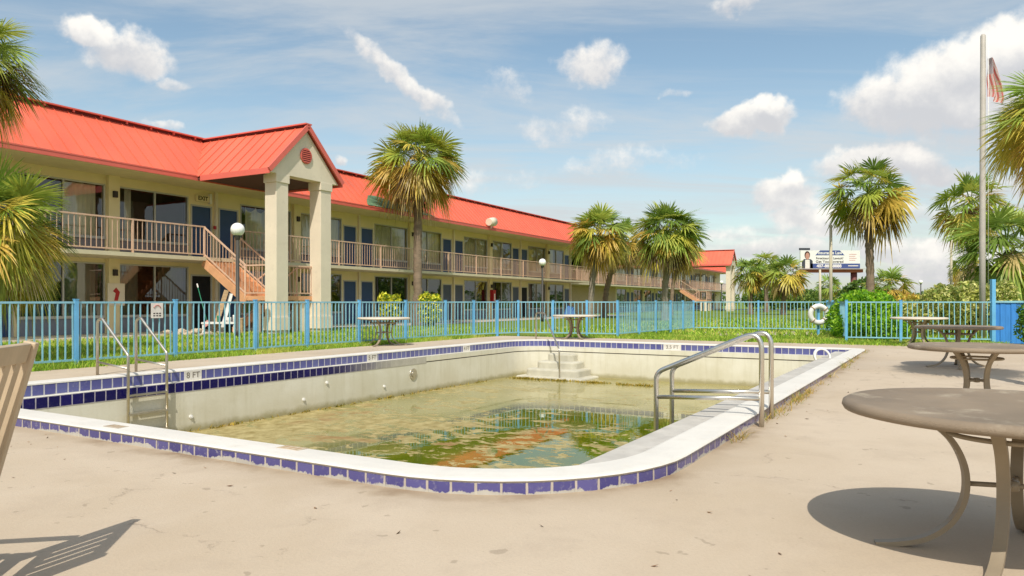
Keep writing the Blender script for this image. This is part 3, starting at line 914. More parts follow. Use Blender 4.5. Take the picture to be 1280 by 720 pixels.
def portico(parent, tc_, Dg, Dback, rail_D, stair_t0):
    """gabled entrance roof on two columns with a dog-leg stair under it"""
    hw = 1.75; ze = 5.64; zr_ = 7.40
    mb = MB()
    for s in (-1, 1):
        mb.poly([B(tc_ + s * hw, Dg, ze), B(tc_ + s * hw, Dback, ze), B(tc_, Dback, zr_), B(tc_, Dg, zr_)])
        sl = (B(tc_, 0, zr_) - B(tc_ + s * hw, 0, ze)).normalized(); nrm = Vector((0, 0, 1)) - sl * sl.z; nrm.normalize()
        n = int((Dback - Dg) / SEAM)
        for k in range(n + 1):
            Dk = Dg + .02 + (Dback - Dg) * k / n
            mb.bar(B(tc_ + s * hw, Dk, ze) + nrm * .014, B(tc_, Dk, zr_) + nrm * .014, .022, .03, nrm)
    rf = mb.build('portico_roof', M['roof'], parent)
    mb = MB()
    for s in (-1, 1):
        mb.bb(min(tc_ + s * hw, tc_ + s * (hw + .04)), max(tc_ + s * hw, tc_ + s * (hw + .04)), Dg - .02, Dback - 2, ze - .17, ze + .02)
        a = B(tc_ + s * (hw + .04), Dg - .03, ze - .05); b = B(tc_, Dg - .03, zr_ - .03)
        mb.bar(a, b, .06, .17, B(s, 0, 1) - B(0, 0, 0))
    mb.build('portico_fascia', M['roof_trim'], rf)
    mb = MB(); mb.bar(B(tc_, Dg - .06, zr_ + .05), B(tc_, Dback, zr_ + .05), .30, .045); mb.build('ridge_cap', M['roof_trim'], rf)
    mb = MB(); mb.bar(B(tc_, Dg, zr_ - .0), B(tc_, Dback, zr_ - .0), .20, .06); mb.build('ridge_gap_shade', M['gap_shade'], rf)  # dark bar paints in the shade under the portico ridge cap
    mb = MB()
    mb.prism([B(tc_ - hw + .08, Dg + .10, ze - .10), B(tc_ + hw - .08, Dg + .10, ze - .10), B(tc_, Dg + .10, zr_ - .12)], B(0, .45, 0) - B(0, 0, 0))
    ga = mb.build('gable_wall', M['cream_light'], parent)
    mb = MB(); c = B(tc_, Dg + .10, ze + .70); out_ = B(0, -1, 0) - B(0, 0, 0)
    mb.tube([c - out_ * .05, c + out_ * .02], .25, 28)
    mb.build('vent_recess_shade', M['gap_shade'], ga); mb = MB()  # dark disc paints in the shade behind the vent slats
    mb.tube([c + out_ * .03 + (B(math.cos(a) * .255, 0, math.sin(a) * .255) - B(0, 0, 0)) for a in np.linspace(0, 2 * math.pi, 29)], .025, 6, cap=False)
    for k in range(-3, 4):
        hw2 = math.sqrt(max(0, .25 ** 2 - (k * .07) ** 2))
        mb.bar(c + out_ * .045 + B(-hw2, 0, k * .07) - B(0, 0, 0), c + out_ * .045 + B(hw2, 0, k * .07) - B(0, 0, 0), .03, .035)
    mb.build('gable_vent', M['roof_trim'], ga)
    mb = MB(); mb.bb(tc_ - hw + .02, tc_ + hw - .02, Dg + .56, rail_D - .35, ze - .10, ze - .06); mb.build('portico_ceiling', M['under'], parent)
    for s in (-1, 1):
        c0 = tc_ + s * 1.06
        mb = MB(); h_ = .27
        mb.bb(c0 - h_, c0 + h_, Dg + .28 - h_ + .12, Dg + .28 + h_ + .12, .70, 5.25)
        mb.bb(c0 - h_ - .035, c0 + h_ + .035, Dg + .28 - h_ + .085, Dg + .28 + h_ + .155, 5.25, 5.545)
        mb.bb(c0 - h_ - .045, c0 + h_ + .045, Dg + .28 - h_ + .075, Dg + .28 + h_ + .165, .24, .70)
        mb.bb(c0 - h_ + .01, c0 + h_ - .01, Dg + .28 - h_ + .13, Dg + .28 + h_ + .11, .05, .24)
        mb.build('column', M['cream_light'], parent, bevel=.012)
    # stair
    zl = 1.42; n = 8
    run = 2.10; D1 = rail_D; D2 = rail_D - run
    ta, tb = stair_t0, stair_t0 + 1.22
    st = MB()
    for k in range(n):
        z = Z2 - (Z2 - zl) * (k + 1) / n; Da = D1 - run * k / n; Db = D1 - run * (k + 1) / n
        st.bb(ta + .05, tb - .05, Db, Da + .02, z - .05, z)
        st.bb(ta + .05, tb - .05, Da - .0, Da + .015, z - .0, z + (Z2 - zl) / n - .05)
    for t_ in (ta, tb):
        st.bar(B(t_, D1 + .05, Z2 - .18), B(t_, D2 - .05, zl - .18), .06, .30)
    st.bb(ta - .02, tb + 1.26, D2 - 1.25, D2, zl - .16, zl - .003)
    sobj = st.build('stair', M['stair'], parent)
    # return flight to the ground
    s2 = MB()
    t2, t3 = tb + .04, tb + 1.24
    for k in range(n - 1):
        z = zl - (zl - ZG) * (k + 1) / n; Da = D2 + run * k / n; Db = D2 + run * (k + 1) / n
        s2.bb(t2 + .05, t3 - .05, Da - .02, Db, z - .05, z)
        s2.bb(t2 + .05, t3 - .05, Da - .015, Da - .001, z, z + (zl - ZG) / n - .05)
    for t_ in (t2, t3):
        s2.bar(B(t_, D2, zl - .18), B(t_, D2 + run, ZG - .1), .06, .28)
    s2.build('lower_flight', M['stair'], sobj)
    rm = MB()
    for t_ in (ta, tb):
        railing(rm, B(t_, D1, Z2), B(t_, D2, zl), 1.08, .19)
    railing(rm, B(ta, D2, zl), B(ta, D2 - 1.22, zl), 1.06); railing(rm, B(ta, D2 - 1.22, zl), B(t3, D2 - 1.22, zl), 1.06); railing(rm, B(t3, D2 - 1.22, zl), B(t3, D2, zl), 1.06)
    for t_ in (t2, t3):
        railing(rm, B(t_, D2, zl), B(t_, D2 + run, ZG), 1.06, .19)
    for p in (B(ta, D1, Z2), B(tb, D1, Z2), B(ta, D2, zl), B(tb, D2, zl), B(ta, D2 - 1.22, zl), B(t3, D2 - 1.22, zl), B(t3, D2, zl)):
        rm.bar(p - Vector((0, 0, .1)), p + Vector((0, 0, 1.1)), .06, .06)
    rm.build('stair_railing', M['rail'], sobj)
    for (t_, dd, w_) in ((ta + .05, D2 - 1.1, .30), (ta + .05, D2 - .55, .22), (tb, D2 - 1.15, .10), (t3 - .05, D2 - 1.1, .2), (t3 - .05, D2 - .2, .1)):
        pm_ = MB(); pm_.bb(t_ - .04, t_ + .04, dd - w_ / 2, dd + w_ / 2, .08, zl - .165); pm_.build('stair_post', M['cream_light'], sobj)
    pm_ = MB(); pm_.bb(tb + .2, t3 - .1, D2 - 1.16, D2 - 1.12, .08, zl - .165); pm_.build('stair_skirt', M['cream_light'], sobj)

def block(root, t0, t1, Df, Dr_, main):
    """slabs, walkway, roof and backs common to the two ranges"""
    wk = MB(); wk.bb(t0, t1, Dr_ - .12, Df + 3, Z2 - .13, Z2); wk.build('walkway_slab', M['slab'], root)
    gs = MB(); gs.bb(t0, t1, Df - .9, Df + 3, .0, ZG); gs.build('ground_slab', M['slab'], root)
    bk = MB()
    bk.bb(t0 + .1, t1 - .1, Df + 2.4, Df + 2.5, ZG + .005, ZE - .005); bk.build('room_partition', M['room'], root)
    bk = MB(); bk.bb(t0, t1, Df + 5.8, Df + 6, 0, ZE); bk.bb(t0, t0 + .2, Df + .2, Df + 5.8, 0, ZE); bk.bb(t1 - .2, t1, Df + .202, Df + 5.8, 0, ZE); bk.build('end_wall', M['cream_light'], root)
    De = Dr_ - .30; Drd = De + 1.78
    rf = MB(); roof_slope(rf, t0 - .1, t1 + .1, De, ZE + .09, Drd, 7.40)
    rf.poly([B(t0 - .1, Drd, 7.40), B(t1 + .1, Drd, 7.40), B(t1 + .1, Drd + 1.7, 5.75), B(t0 - .1, Drd + 1.7, 5.75)])
    rf.poly([B(t0 - .1, Drd + 1.7, 5.75), B(t1 + .1, Drd + 1.7, 5.75), B(t1 + .1, Df + 6.3, 5.70), B(t0 - .1, Df + 6.3, 5.70)])
    for t_ in (t0 - .1, t1 + .1):
        rf.poly([B(t_, De, ZE + .08), B(t_, Drd, 7.39), B(t_, Drd + 1.7, 5.75)])
    r_ = rf.build('roof', M['roof'], root)
    fa = MB(); fa.bb(t0 - .12, t1 + .12, De - .05, De, ZE - .08, ZE + .05); fa.bb(t0 - .12, t1 + .12, De - .06, De + .04, ZE + .055, ZE + .10); fa.build('fascia', M['roof_trim'], r_)
    gp_ = MB(); gp_.bb(t0 - .1, t1 + .1, De - .03, De + .01, ZE + .048, ZE + .057); gp_.build('gutter_gap_shade', M['gap_shade'], r_)  # dark strip colours in the shaded gap at the gutter
    n = int((t1 - t0) / .92); rc = MB()
    rc.bb(t0 - .12, t1 + .12, Drd - .16, Drd + .2, 7.455, 7.50)
    for k in range(n + 1):
        t_ = t0 + (t1 - t0) * k / n; rc.bb(t_ - .03, t_ + .03, Drd - .12, Drd + .1, 7.38, 7.456)
    rc.build('ridge_cap', M['roof_trim'], r_)
    gp_ = MB(); gp_.bb(t0 - .1, t1 + .1, Drd - .05, Drd + .1, 7.36, 7.452); gp_.build('ridge_gap_shade', M['gap_shade'], r_)  # solid dark bar gives the shade beneath the main ridge cap
    so = MB(); so.bb(t0, t1, De + .002, Df + .3, ZE - .02, ZE + .03); so.build('soffit', M['soffit'], root)
    return r_

TM = 8.64; TP0 = 20.2
motel = thing('motel_building', 'long two storey cream motel with coral metal roof and gabled portico', 'motel', B(20, 26, 0))
DF, DR = 24.4, 22.6
tL, tR = TP0 - 2 * TM - HALF, 55.0
rf_main = block(motel, tL, tR, DF, DR, True)
wu, wl_ = MB(), MB()
CU = {-1: {(1, 1): 'right', (0, 1): 'right', (1, -1): 'full'}, 0: {(1, -1): 'tied', (1, 1): 'sag', (0, -1): 'both', (0, 1): None},
      1: {(1, -1): 'full', (1, 1): 'full', (0, -1): 'left'}, 2: {(1, -1): 'full', (1, 1): 'full'}, 3: {(1, -1): 'most', (1, 1): 'full', (0, -1): 'both'}, 4: {(1, -1): 'left'}}
DOORS = {0: {(0, -1): M['doorway_shade']}, 2: {(0, -1): M['door_grey'], (0, 1): M['door_grey']}, 3: {(0, -1): M['door_grey'], (0, 1): M['doorway_shade']}, 4: {(0, -1): M['door_grey']}}
for k in range(-2, 5):
    module(motel, TP0 + k * TM, DF, wu, wl_, (-1,) if k == 4 else (-1, 1), CU.get(k), DOORS.get(k))
wu.build('upper_wall', M['cream'], motel); wl_.build('lower_wall', M['cream'], motel)
rail_run(motel, [B(tL, DR, Z2), B(18.24, DR, Z2)])
rail_run(motel, [B(19.46, DR, Z2), B(tR, DR, Z2)])
portico(motel, 19.40, 18.7, 24.05, DR, 18.24)
mb = MB()
sl = (B(0, 24.08, 7.40) - B(0, 22.3, ZE + .09)); nrm = (B(1, 0, 0) - B(0, 0, 0)).cross(sl.normalized()).normalized()
def onroof(t, f): return B(t, 22.3, ZE + .09) + sl * f + nrm * .034
mb.poly([onroof(27.0, .02), onroof(32.6, .02), onroof(31.4, .14), onroof(30.0, .27), onroof(28.4, .38), onroof(27.8, .36), onroof(27.3, .18)])
mb.build('green_patch', M['green_patch'], rf_main)
mb = MB(); c = px(635, 50, 290)
tq = 38.2
c = B(tq, 22.15, 5.95)
mb.tube([c + B(-.3, 0, 0) - B(0, 0, 0), c + B(.3, 0, .06) - B(0, 0, 0)], [.22, .28], 12); mb.bar(c, c - Vector((0, 0, .35)), .06, .06)
mb.build('floodlight', M['cream_light'], rf_main)
mb = MB(); mb.bb(20.03, 20.13, DF - .16, DF - .1, Z2 + 1.25, Z2 + 1.38); mb.build('fire_alarm', M['red'], motel)
mb = MB(); mb.bb(TP0 + 2 * TM + HALF - .17, TP0 + 2 * TM + HALF + .17, DF - .42, DF - .165, ZG + 1.05, ZG + 1.85)
ec = tag(mb.build('extinguisher_cabinet', M['red'], origin=B(TP0 + 2 * TM + HALF, DF - .3, ZG + 1.05), bevel=.02), 'red fire extinguisher cabinet hung on a ground floor pier', 'cabinet')
mb = MB(); mb.bb(TP0 + 2 * TM + HALF - .07, TP0 + 2 * TM + HALF + .07, DF - .426, DF - .4195, ZG + 1.15, ZG + 1.6); mb.build('cabinet_window', M['sign'], ec)
ex = thing('exit_sign', 'small cream exit sign over an upper blue door by the stairs', 'sign', B(19.55, DF - .2, Z2 + 2.2))
mb = MB(); mb.bb(19.25, 19.85, DF - .10, DF - .02, Z2 + 2.28, Z2 + 2.52); mb.build('sign_box', M['cream'], ex)
mb = MB(); mb.bb(19.85, 19.93, DF - .14, DF - .02, Z2 + 2.22, Z2 + 2.62); mb.build('bracket', M['white'], ex)
text_mesh('lettering', 'EXIT', .22, M['ink'], face_matrix(B(19.55, DF - .104, Z2 + 2.40), (BS, BC, 0)), ex, .006)
ns = thing('notice_sign', 'pale notice with red emblem fixed to the ground floor pier', 'sign', B(16.0, DF - .2, ZG + 1.2))
mb = MB(); mb.bb(15.62, 16.24, DF - .19, DF - .163, ZG + .95, ZG + 1.72); mb.build('board', M['cream_light'], ns)
mb = MB(); mb.prism([B(15.85, DF - .195, ZG + 1.12), B(15.98, DF - .195, ZG + 1.12), B(16.06, DF - .195, ZG + 1.42), B(15.92, DF - .195, ZG + 1.58), B(15.8, DF - .195, ZG + 1.45), B(15.9, DF - .195, ZG + 1.38)], B(0, .004, 0) - B(0, 0, 0)); mb.build('red_emblem', M['red'], ns)

wing = thing('motel_wing', 'farther cream motel range with its own coral gabled portico, beyond the palms', 'motel', B(80, 28, 0))
DF2, DR2 = 27.0, 25.2
block(wing, 55.3, 119, DF2, DR2, False)
wu, wl_ = MB(), MB()
for tp in [76.5 + q_ * TM for q_ in range(5)]:
    module(wing, tp, DF2, wu, wl_, (-1, 1), {(0, -1): 'full', (0, 1): 'both'}, None)
for zf, zc in ((ZG, Z2 - .13), (Z2, ZE)):
    xm = MB(); xm.bb(55.3 if zf == ZG else 63.5, 76.5 - HALF, DF2, DF2 + .2, zf, zc); xm.build('blank_wall', M['tan_wall'], wing)
    (wl_ if zf == ZG else wu).bb(76.5 + 4 * TM + HALF, 119, DF2, DF2 + .2, zf, zc)
wu.build('upper_wall', M['cream_light'], wing); wl_.build('lower_wall', M['cream_light'], wing)
rail_run(wing, [B(55.3, DR2, Z2), B(89.4, DR2, Z2)], 3.6)
rail_run(wing, [B(90.65, DR2, Z2), B(119, DR2, Z2)], 3.6)
portico(wing, 90.6, 18.9, 26.9, DR2, 89.4)

# ------------------------------------------------------------------ pool fence
FH = 1.225
def fence(label, pts, posts_px=None, step=2.4, panel_mat='fence', sp=0.125, name='pool_fence', thick_first=True):
    a, b = Vector(pts[0]), Vector(pts[1])
    root = thing(name, label, 'fence', (a.x, a.y, gz(a.x, a.y)), 0, 'blue pool fence runs')
    dirv = (b - a); L_ = Vector((dirv.x, dirv.y, 0)).length; dirv = Vector((dirv.x, dirv.y, 0)).normalized()
    if posts_px is None:
        n = max(1, round(L_ / step)); ds = [L_ * k / n for k in range(n + 1)]
    else:
        ds = posts_px
    mb = MB()
    def at(dd, z): return Vector((a.x + dirv.x * dd, a.y + dirv.y * dd, z))
    n = int(L_ / .5)
    mb.bar(at(0, FH - .02), at(L_, FH - .02), .03, .035)
    for k in range(n):
        p0, p1 = at(L_ * k / n, 0), at(L_ * (k + 1) / n, 0)
        mb.bar((p0.x, p0.y, gz(p0.x, p0.y) + .10), (p1.x, p1.y, gz(p1.x, p1.y) + .10), .03, .035)
    n = int(L_ / sp)
    for k in range(n + 1):
        p = at(L_ * k / n + random.gauss(0, .004), 0)
        b_ = at(L_ * k / n + random.gauss(0, .007), 0)
        mb.bar((p.x, p.y, gz(p.x, p.y) + .10 - random.random() * .02), (b_.x, b_.y, FH - .03), .02, .02, dirv)
    mb.build('picket_panel', M['fence'], root)
    for dd in ds:
        p = at(dd, 0); m2 = MB(); zt = FH + .03
        m2.bar((p.x, p.y, gz(p.x, p.y) - .05), (p.x, p.y, zt), .065, .065, dirv)
        m2.bar((p.x, p.y, zt), (p.x, p.y, zt + .012), .08, .08, dirv)
        m2.build('post', M['fence_post'], root)
    return root
WF = 11.45
def dist_on(px_list, a):
    r_ = []
    for x in px_list:
        q = line_w(x, WF); r_.append((q - Vector((a.x, a.y, 0))).length)
    return r_
fa_ = P(-3.5, WF, 0); fA = line_w(556, WF)
fB = gp(648, 419.3); fC = gp(772, 421.2); fD = gp(867, 412.6); fE = gp(1034, 414.8); fF = gp(1058, 426); fG = gp(1241, 429)
fence('blue picket fence along the lawn in front of the motel', (fa_, fA), [0.0] + dist_on([-25, 95, 219, 319, 384, 449, 507], fa_))
la = (fB - fA).length
fence('short angled run of blue fence left of the far lamp post', (fA, fB), [0.02, la * .37, la * .69])
lc = (fC - fB).length
fence('blue fence run behind the small table at the far end of the pool', (fB, fC), [0.0, lc * .36, lc * .70])
ld = (fD - fC).length
fence('blue fence run receding towards the leaning palms', (fC, fD), [0.0, ld * .24, ld * .45, ld * .65, ld * .83])
fence('blue fence run behind the life ring', (fD, fE), None, 2.3)
fence('short blue fence run hidden behind the green bush', (fE, fF), None, 2.3)
fence('blue fence run behind the right hand tables', (fF, fG), [0.0, (fG - fF).length * .385])
bl = thing('board_screen', 'solid bright blue board screen with a tall post at right end of fence', 'fence', fG)
mb = MB(); mb.bar(fG - Vector((0, 0, .05)), fG + Vector((0, 0, 1.72)), .10, .10); mb.build('tall_post', M['fence_post'], bl)
gq = Vector((fG.x + 3.2, fG.y - .9, .1)); mb = MB()
nb = 26
for k in range(nb):
    a = fG.lerp(gq, (k + .03) / nb + .012); b = fG.lerp(gq, (k + .97) / nb + .012)
    dz_ = .012 * (k % 2)
    off = Vector((0, -.01 * (k % 2), 0))
    mb.hexa([Vector((a.x, a.y, .1)) + off, Vector((b.x, b.y, .1)) + off, Vector((b.x, b.y + .025, .1)) + off, Vector((a.x, a.y + .025, .1)) + off,
             Vector((a.x, a.y, FH - .03)) + off, Vector((b.x, b.y, FH - .03)) + off, Vector((b.x, b.y + .025, FH - .03)) + off, Vector((a.x, a.y + .025, FH - .03)) + off])
mb.build('board_panel', M['fence_panel'], bl)
mb = MB(); mb.bar(Vector((fG.x, fG.y - .01, FH - .01)), Vector((gq.x, gq.y - .01, FH - .01)), .06, .05); mb.build('top_rail', M['fence'], bl)

# pool-rules notice on the fence
q = line_w(195, WF); xd = Vector((PS, PC, 0)); on = Vector((PC, -PS, 0))
sg = thing('fence_sign', 'small white notice with pink print wired to the blue fence', 'sign', (q.x, q.y, FH - .3))
mb = MB(); c = Vector((q.x, q.y, FH - .16)) + on * .03
mb.hexa([c + xd * a + on * b + Vector((0, 0, z)) for z in (-.16, .13) for a, b in ((-.125, .006), (.125, .006), (.125, 0), (-.125, 0))]); mb.build('board', M['sign'], sg)
mb = MB(); cc = c + on * .0085 + Vector((0, 0, .02))
mb.tube([cc + xd * (.07 * math.cos(a)) + Vector((0, 0, .07 * math.sin(a))) for a in np.linspace(.2, 2.9, 10)], .012, 5)
mb.build('red_print', M['pink'], sg)
mb = MB()
for i in range(2):
    for j in range(3):
        p = c + on * .0075 + xd * (-.06 + .06 * j) + Vector((0, 0, -.07 - .045 * i)); mb.bar(p - xd * .02, p + xd * .02, .002, .022)
mb.build('black_print', M['ink'], sg)

# ------------------------------------------------------------------ pool rails and ladder
def arc(c, x, y, r, a0, a1, n=7):
    return [c + x * (r * math.cos(R(a0 + (a1 - a0) * k / n))) + y * (r * math.sin(R(a0 + (a1 - a0) * k / n))) for k in range(n + 1)]
def fillet(pts, r, n=6):
    pts = [Vector(p) for p in pts]; o_ = [pts[0]]
    for a, b, c in zip(pts, pts[1:], pts[2:]):
        u = (a - b).normalized(); v = (c - b).normalized()
        ang = u.angle(v); d_ = min(r / math.tan(ang / 2), (a - b).length * .48, (c - b).length * .48)
        p0 = b + u * d_; p2 = b + v * d_
        for k in range(n + 1):
            t = k / n; o_.append(p0 * (1 - t) ** 2 + b * (2 * t * (1 - t)) + p2 * t * t)
    o_.append(pts[-1]); return o_
for i, (bx_, by_) in enumerate(((952, 538), (964, 527))):
    b0 = gp(bx_, by_, 0.0); inw = Vector((-PC, PS, 0))
    root = thing('pool_handrail', ['stainless steel grab rail nearer the camera on the right pool edge', 'stainless steel grab rail just behind its twin on the right pool edge'][i], 'handrail', b0, 0, 'steel grab rails at the near pool steps')
    top = b0 + Vector((0, 0, .955)); e1 = b0 + inw * 1.04 + Vector((0, 0, .50)); e2 = b0 + inw * 1.04 + Vector((0, 0, -1.3))
    k_ = b0 + inw * .14 + Vector((0, 0, .965))
    mb = MB(); mb.tube(fillet([b0, top, e1, e2], .13, 10), .0245, 14); mb.build('rail', M['steel'], root)
    mb = MB(); mb.tube([b0 + Vector((0, 0, .30)), b0 + inw * 1.04 + Vector((0, 0, .25))], .021, 12); mb.build('brace', M['steel'], root)
    mb = MB(); mb.lathe([(.024, .02), (.05, .015), (.06, 0), (.06, -.01)], b0, 14); mb.build('base_flange', M['rust'], root)
lad = thing('pool_ladder', 'steel pool ladder hooked over the left edge of the pool', 'ladder', P(3.1, 9.3, DKH))
rails = []
for (l, ) in ((2.80,), (3.42,)):
    b0 = P(l, 9.50, DKH); inw = Vector((PC, -PS, 0)); up = Vector((0, 0, 1))
    ins = .78
    mb = MB(); mb.tube(fillet([b0, b0 + up * .83 , b0 + inw * .12 + up * .86, b0 + inw * ins + up * .33, b0 + inw * ins - up * 1.5], .07, 8), .021, 12); mb.build('rail', M['steel_dull'], lad)
    mb = MB(); mb.tube([b0 + up * .20, b0 + inw * ins + up * .13], .016, 10); mb.build('brace', M['steel_dull'], lad)
for z in (-.16, -.44, -.72):
    a = P(2.80, 9.50 - .78, z); b = P(3.42, 9.50 - .78, z)
    mb = MB(); mb.bar(a, b, .08, .028); mb.build('tread', M['steel_dull'], lad)
sr = thing('step_handrail', 'single pale handrail bending down into the corner steps', 'handrail', gp(670, 424, DKH))
b0 = gp(670, 424.3, DKH); top = b0 + Vector((0, 0, .80))
e1 = P(13.45, 7.1, .72); e2 = P(13.25, 7.0, -.28); e3 = P(13.25, 7.0, -1.2)
e1 = px(680, 21.0, 391); e2 = px(699, 19.6, 437); e3 = px(699.5, 19.6, 475)
mb = MB(); mb.tube(fillet([b0, px(670, b0.y, 391), e1, e2, e3], .12, 6), .021, 10); mb.build('rail', M['steel_dull'], sr)
# white hose coil on the far right coping
c = px(1028, 15.1, 446)
mb = MB()
for k in range(2):
    o2 = Vector((0, .03 * k, .01 * k))
    ps = [c + o2 + Vector((.155 * math.cos(a), .06 * math.sin(a), .155 * math.sin(a))) for a in np.linspace(0, 2 * math.pi, 25)]
    mb.tube(ps, .022, 8, cap=False)
tag(mb.build('hose_coil', M['white'], origin=c), 'white plastic hose coil leaning on the far right pool edge', 'hose')

# ------------------------------------------------------------------ tables
def make_table(top_mat, rot=0.0, rad=.66, label='', leg_mat='table_leg'):
    root = thing('patio_table', label, 'table', (0, 0, 0), 0, 'round patio tables on the deck')
    zt = .715
    mb = MB(); mb.lathe([(0.001, zt - .008), (rad - .10, zt - .008), (rad - .06, zt - .002), (rad - .02, zt), (rad, zt - .012), (rad + .004, zt - .03), (rad - .004, zt - .046), (rad - .03, zt - .052), (.001, zt - .045)], n=64)
    mb.build('table_top', M[top_mat], root)
    prof = [(.40, .668), (.335, .62), (.25, .54), (.20, .44), (.185, .34), (.20, .24), (.255, .14), (.35, .065), (.46, .03), (.58, .014)]
    for k in range(4):
        a = rot + R((0, 64, 180, 244)[k])
        mb = MB(); mb.smooth = False
        cx, sx = math.cos(a), math.sin(a)
        rg = []
        pr = []
        for i in range(len(prof) - 1):
            p0, p1, p2, p3 = (Vector(prof[max(0, min(len(prof) - 1, i + q_))]) for q_ in (-1, 0, 1, 2))
            for j in range(5):
                t = j / 5
                v_ = .5 * (2 * p1 + (p2 - p0) * t + (2 * p0 - 5 * p1 + 4 * p2 - p3) * t * t + (3 * p1 - p0 - 3 * p2 + p3) * t ** 3)
                pr.append((v_.x, v_.y))
        pr.append(prof[-1])
        for i, (r_, z) in enumerate(pr):
            r0, z0 = pr[max(0, i - 1)]; r1, z1 = pr[min(len(pr) - 1, i + 1)]
            d_ = Vector((r1 - r0, z1 - z0)).normalized(); n_ = Vector((-d_.y, d_.x))
            w_ = .026
            th = .012
            qd = []
            for sg_, tg in ((-1, -1), (1, -1), (1, 1), (-1, 1)):
                rr_ = r_ + n_.x * th * tg; zz = z + n_.y * th * tg
                qd.append(Vector((cx * rr_ - sx * w_ * sg_, sx * rr_ + cx * w_ * sg_, zz)))
            rg.append(mb.pts(qd))
        for p, q_ in zip(rg, rg[1:]):
            for j in range(4):
                mb.face([p[j], p[(j + 1) % 4], q_[(j + 1) % 4], q_[j]])
        mb.face(rg[0][::-1]); mb.face(rg[-1])
        mb.build('leg', M[leg_mat], root)
    mb = MB(); ps = [Vector((.265 * math.cos(a), .265 * math.sin(a), .575)) for a in np.linspace(0, 2 * math.pi, 33)]; mb.tube(ps, .012, 8, cap=False); mb.build('upper_ring', M[leg_mat], root)
    mb = MB()
    for k in range(2):
        a = rot + R((0, 64)[k])
        mb.tube([Vector((.19 * math.cos(a), .19 * math.sin(a), .335 + .004 * k)), Vector((-.19 * math.cos(a), -.19 * math.sin(a), .335 + .004 * k))], .012, 8)
    mb.lathe([(.001, .365), (.035, .36), (.035, .315), (.001, .31)], n=12)
    mb.build('cross_brace', M[leg_mat], root)
    return root
T_ = [make_table('table_top', R(164), .72, 'round brown table nearest the camera with a stained top')]
def tcopy(src, x, y, rz, label):
    o = copy_tree(src); o.scale = (.92, .92, 1) if src is T_[0] else (1, 1, 1); o.location = (x, y, gz(x, y)); o.rotation_euler = (0, 0, rz); o['label'] = label; return o
T_[0].location = (2.34, 3.47, gz(2.34, 3.47) - .012)
tcopy(T_[0], 5.03, 8.0, R(40), 'round brown table standing second from the camera on the right deck')
tcopy(T_[0], 7.72, 12.8, R(15), 'round brown table third from the camera, before the blue screen')
t4 = make_table('table_pale', R(20), .66, 'pale topped table farthest right beside the pale shrub')
t4.location = (10.4, 18.9, gz(10.4, 18.9))
tcopy(t4, -3.25, 18.75, R(-10), 'pale topped table on the left pool edge before the yellow shrubs')
tcopy(t4, 1.88, 22.2, R(25), 'pale topped table at the far end near the leaning palms')

# ------------------------------------------------------------------ deck chair
ch = thing('deck_chair', 'tan slatted deck chair cropped at the left of the deck', 'chair', (-2.5, 3.0, 0))
bd = Vector((0.215, -0.976, 0))                   # along the back, towards the viewer
fd = Vector((-0.976, -0.215, 0))                  # where the sitter faces
O = Vector((-2.10, 3.23, 0)); Wc = .56
def cp(u, v, z): return O + bd * u + fd * v + Vector((0, 0, z))
def recl(z): return (1.04 - z) * .285
for u, nm in ((0.0, 'back_post'), (Wc, 'back_post')):
    mb = MB(); mb.bar(cp(u, recl(1.045), 1.045), cp(u, recl(.0) - .02, .0), .052, .045, bd); mb.build(nm, M['chair'], ch, bevel=.006)
mb = MB(); mb.bar(cp(.026, recl(1.0), 1.0), cp(Wc - .026, recl(1.0), 1.0), .028, .085, (fd * -.28 + Vector((0, 0, 1)))); mb.build('top_rail', M['chair'], ch, bevel=.005)
mb = MB(); mb.bar(cp(.026, recl(.52), .52), cp(Wc - .026, recl(.52), .52), .028, .06, (fd * -.28 + Vector((0, 0, 1)))); mb.build('lower_rail', M['chair'], ch)
for k in range(5):
    u = .085 + .0975 * k
    mb = MB(); mb.bar(cp(u, recl(.96), .96), cp(u, recl(.54), .54), .016, .055, bd); mb.build('back_slat', M['chair'], ch)
for k in range(5):
    v = .24 + .095 * k
    mb = MB(); mb.bar(cp(0, v, .43 + .01 * k), cp(Wc, v, .43 + .01 * k), .075, .02); mb.build('seat_slat', M['chair'], ch)
for u in (-.03, Wc + .03):
    mb = MB(); mb.bar(cp(u, .12, .66), cp(u, .72, .68), .06, .024); mb.build('armrest', M['chair'], ch)
    mb = MB(); mb.bar(cp(u, .68, .67), cp(u, .68, 0), .045, .045, bd); mb.build('front_leg', M['chair'], ch)
for u in (.02, Wc - .02):
    mb = MB(); mb.bar(cp(u, .2, .40), cp(u, .68, .44), .03, .06); mb.build('seat_rail', M['chair'], ch)

# ------------------------------------------------------------------ lamps, poles, flag, billboard, life ring
def lamp(x, Z, label, zc=3.45):
    X = (x - 640) / F * Z
    root = thing('globe_lamp', label, 'lamp post', (X, Z, .1), 0, 'globe lamp posts on the lawn')
    b = Vector((X, Z, .1)); h = zc - .1
    mb = MB(); mb.tube([b, b + Vector((0, 0, .25)), b + Vector((0, 0, .27)), b + Vector((0, 0, h - .2))], [.085, .085, .06, .055], 12); mb.build('pole', M['pole_dark'], root)
    mb = MB(); mb.lathe([(.06, -.32), (.10, -.22), (.11, -.17), (.001, -.17)], b + Vector((0, 0, h)), 14); mb.build('lamp_holder', M['pole_dark'], root)
    mb = MB(); mb.lathe([(max(.001, .21 * math.sin(R(a))), -.21 * math.cos(R(a))) for a in range(0, 181, 12)], b + Vector((0, 0, h)), 24); mb.build('lamp_globe', M['globe'], root)
lamp(297, 22.9, 'white globe lamp on a dark post before the left portico')
lamp(678, 42.0, 'white globe lamp on a dark post before the middle of the long motel')
lamp(902, 86.0, 'small far globe lamp on a dark post beside the far portico')
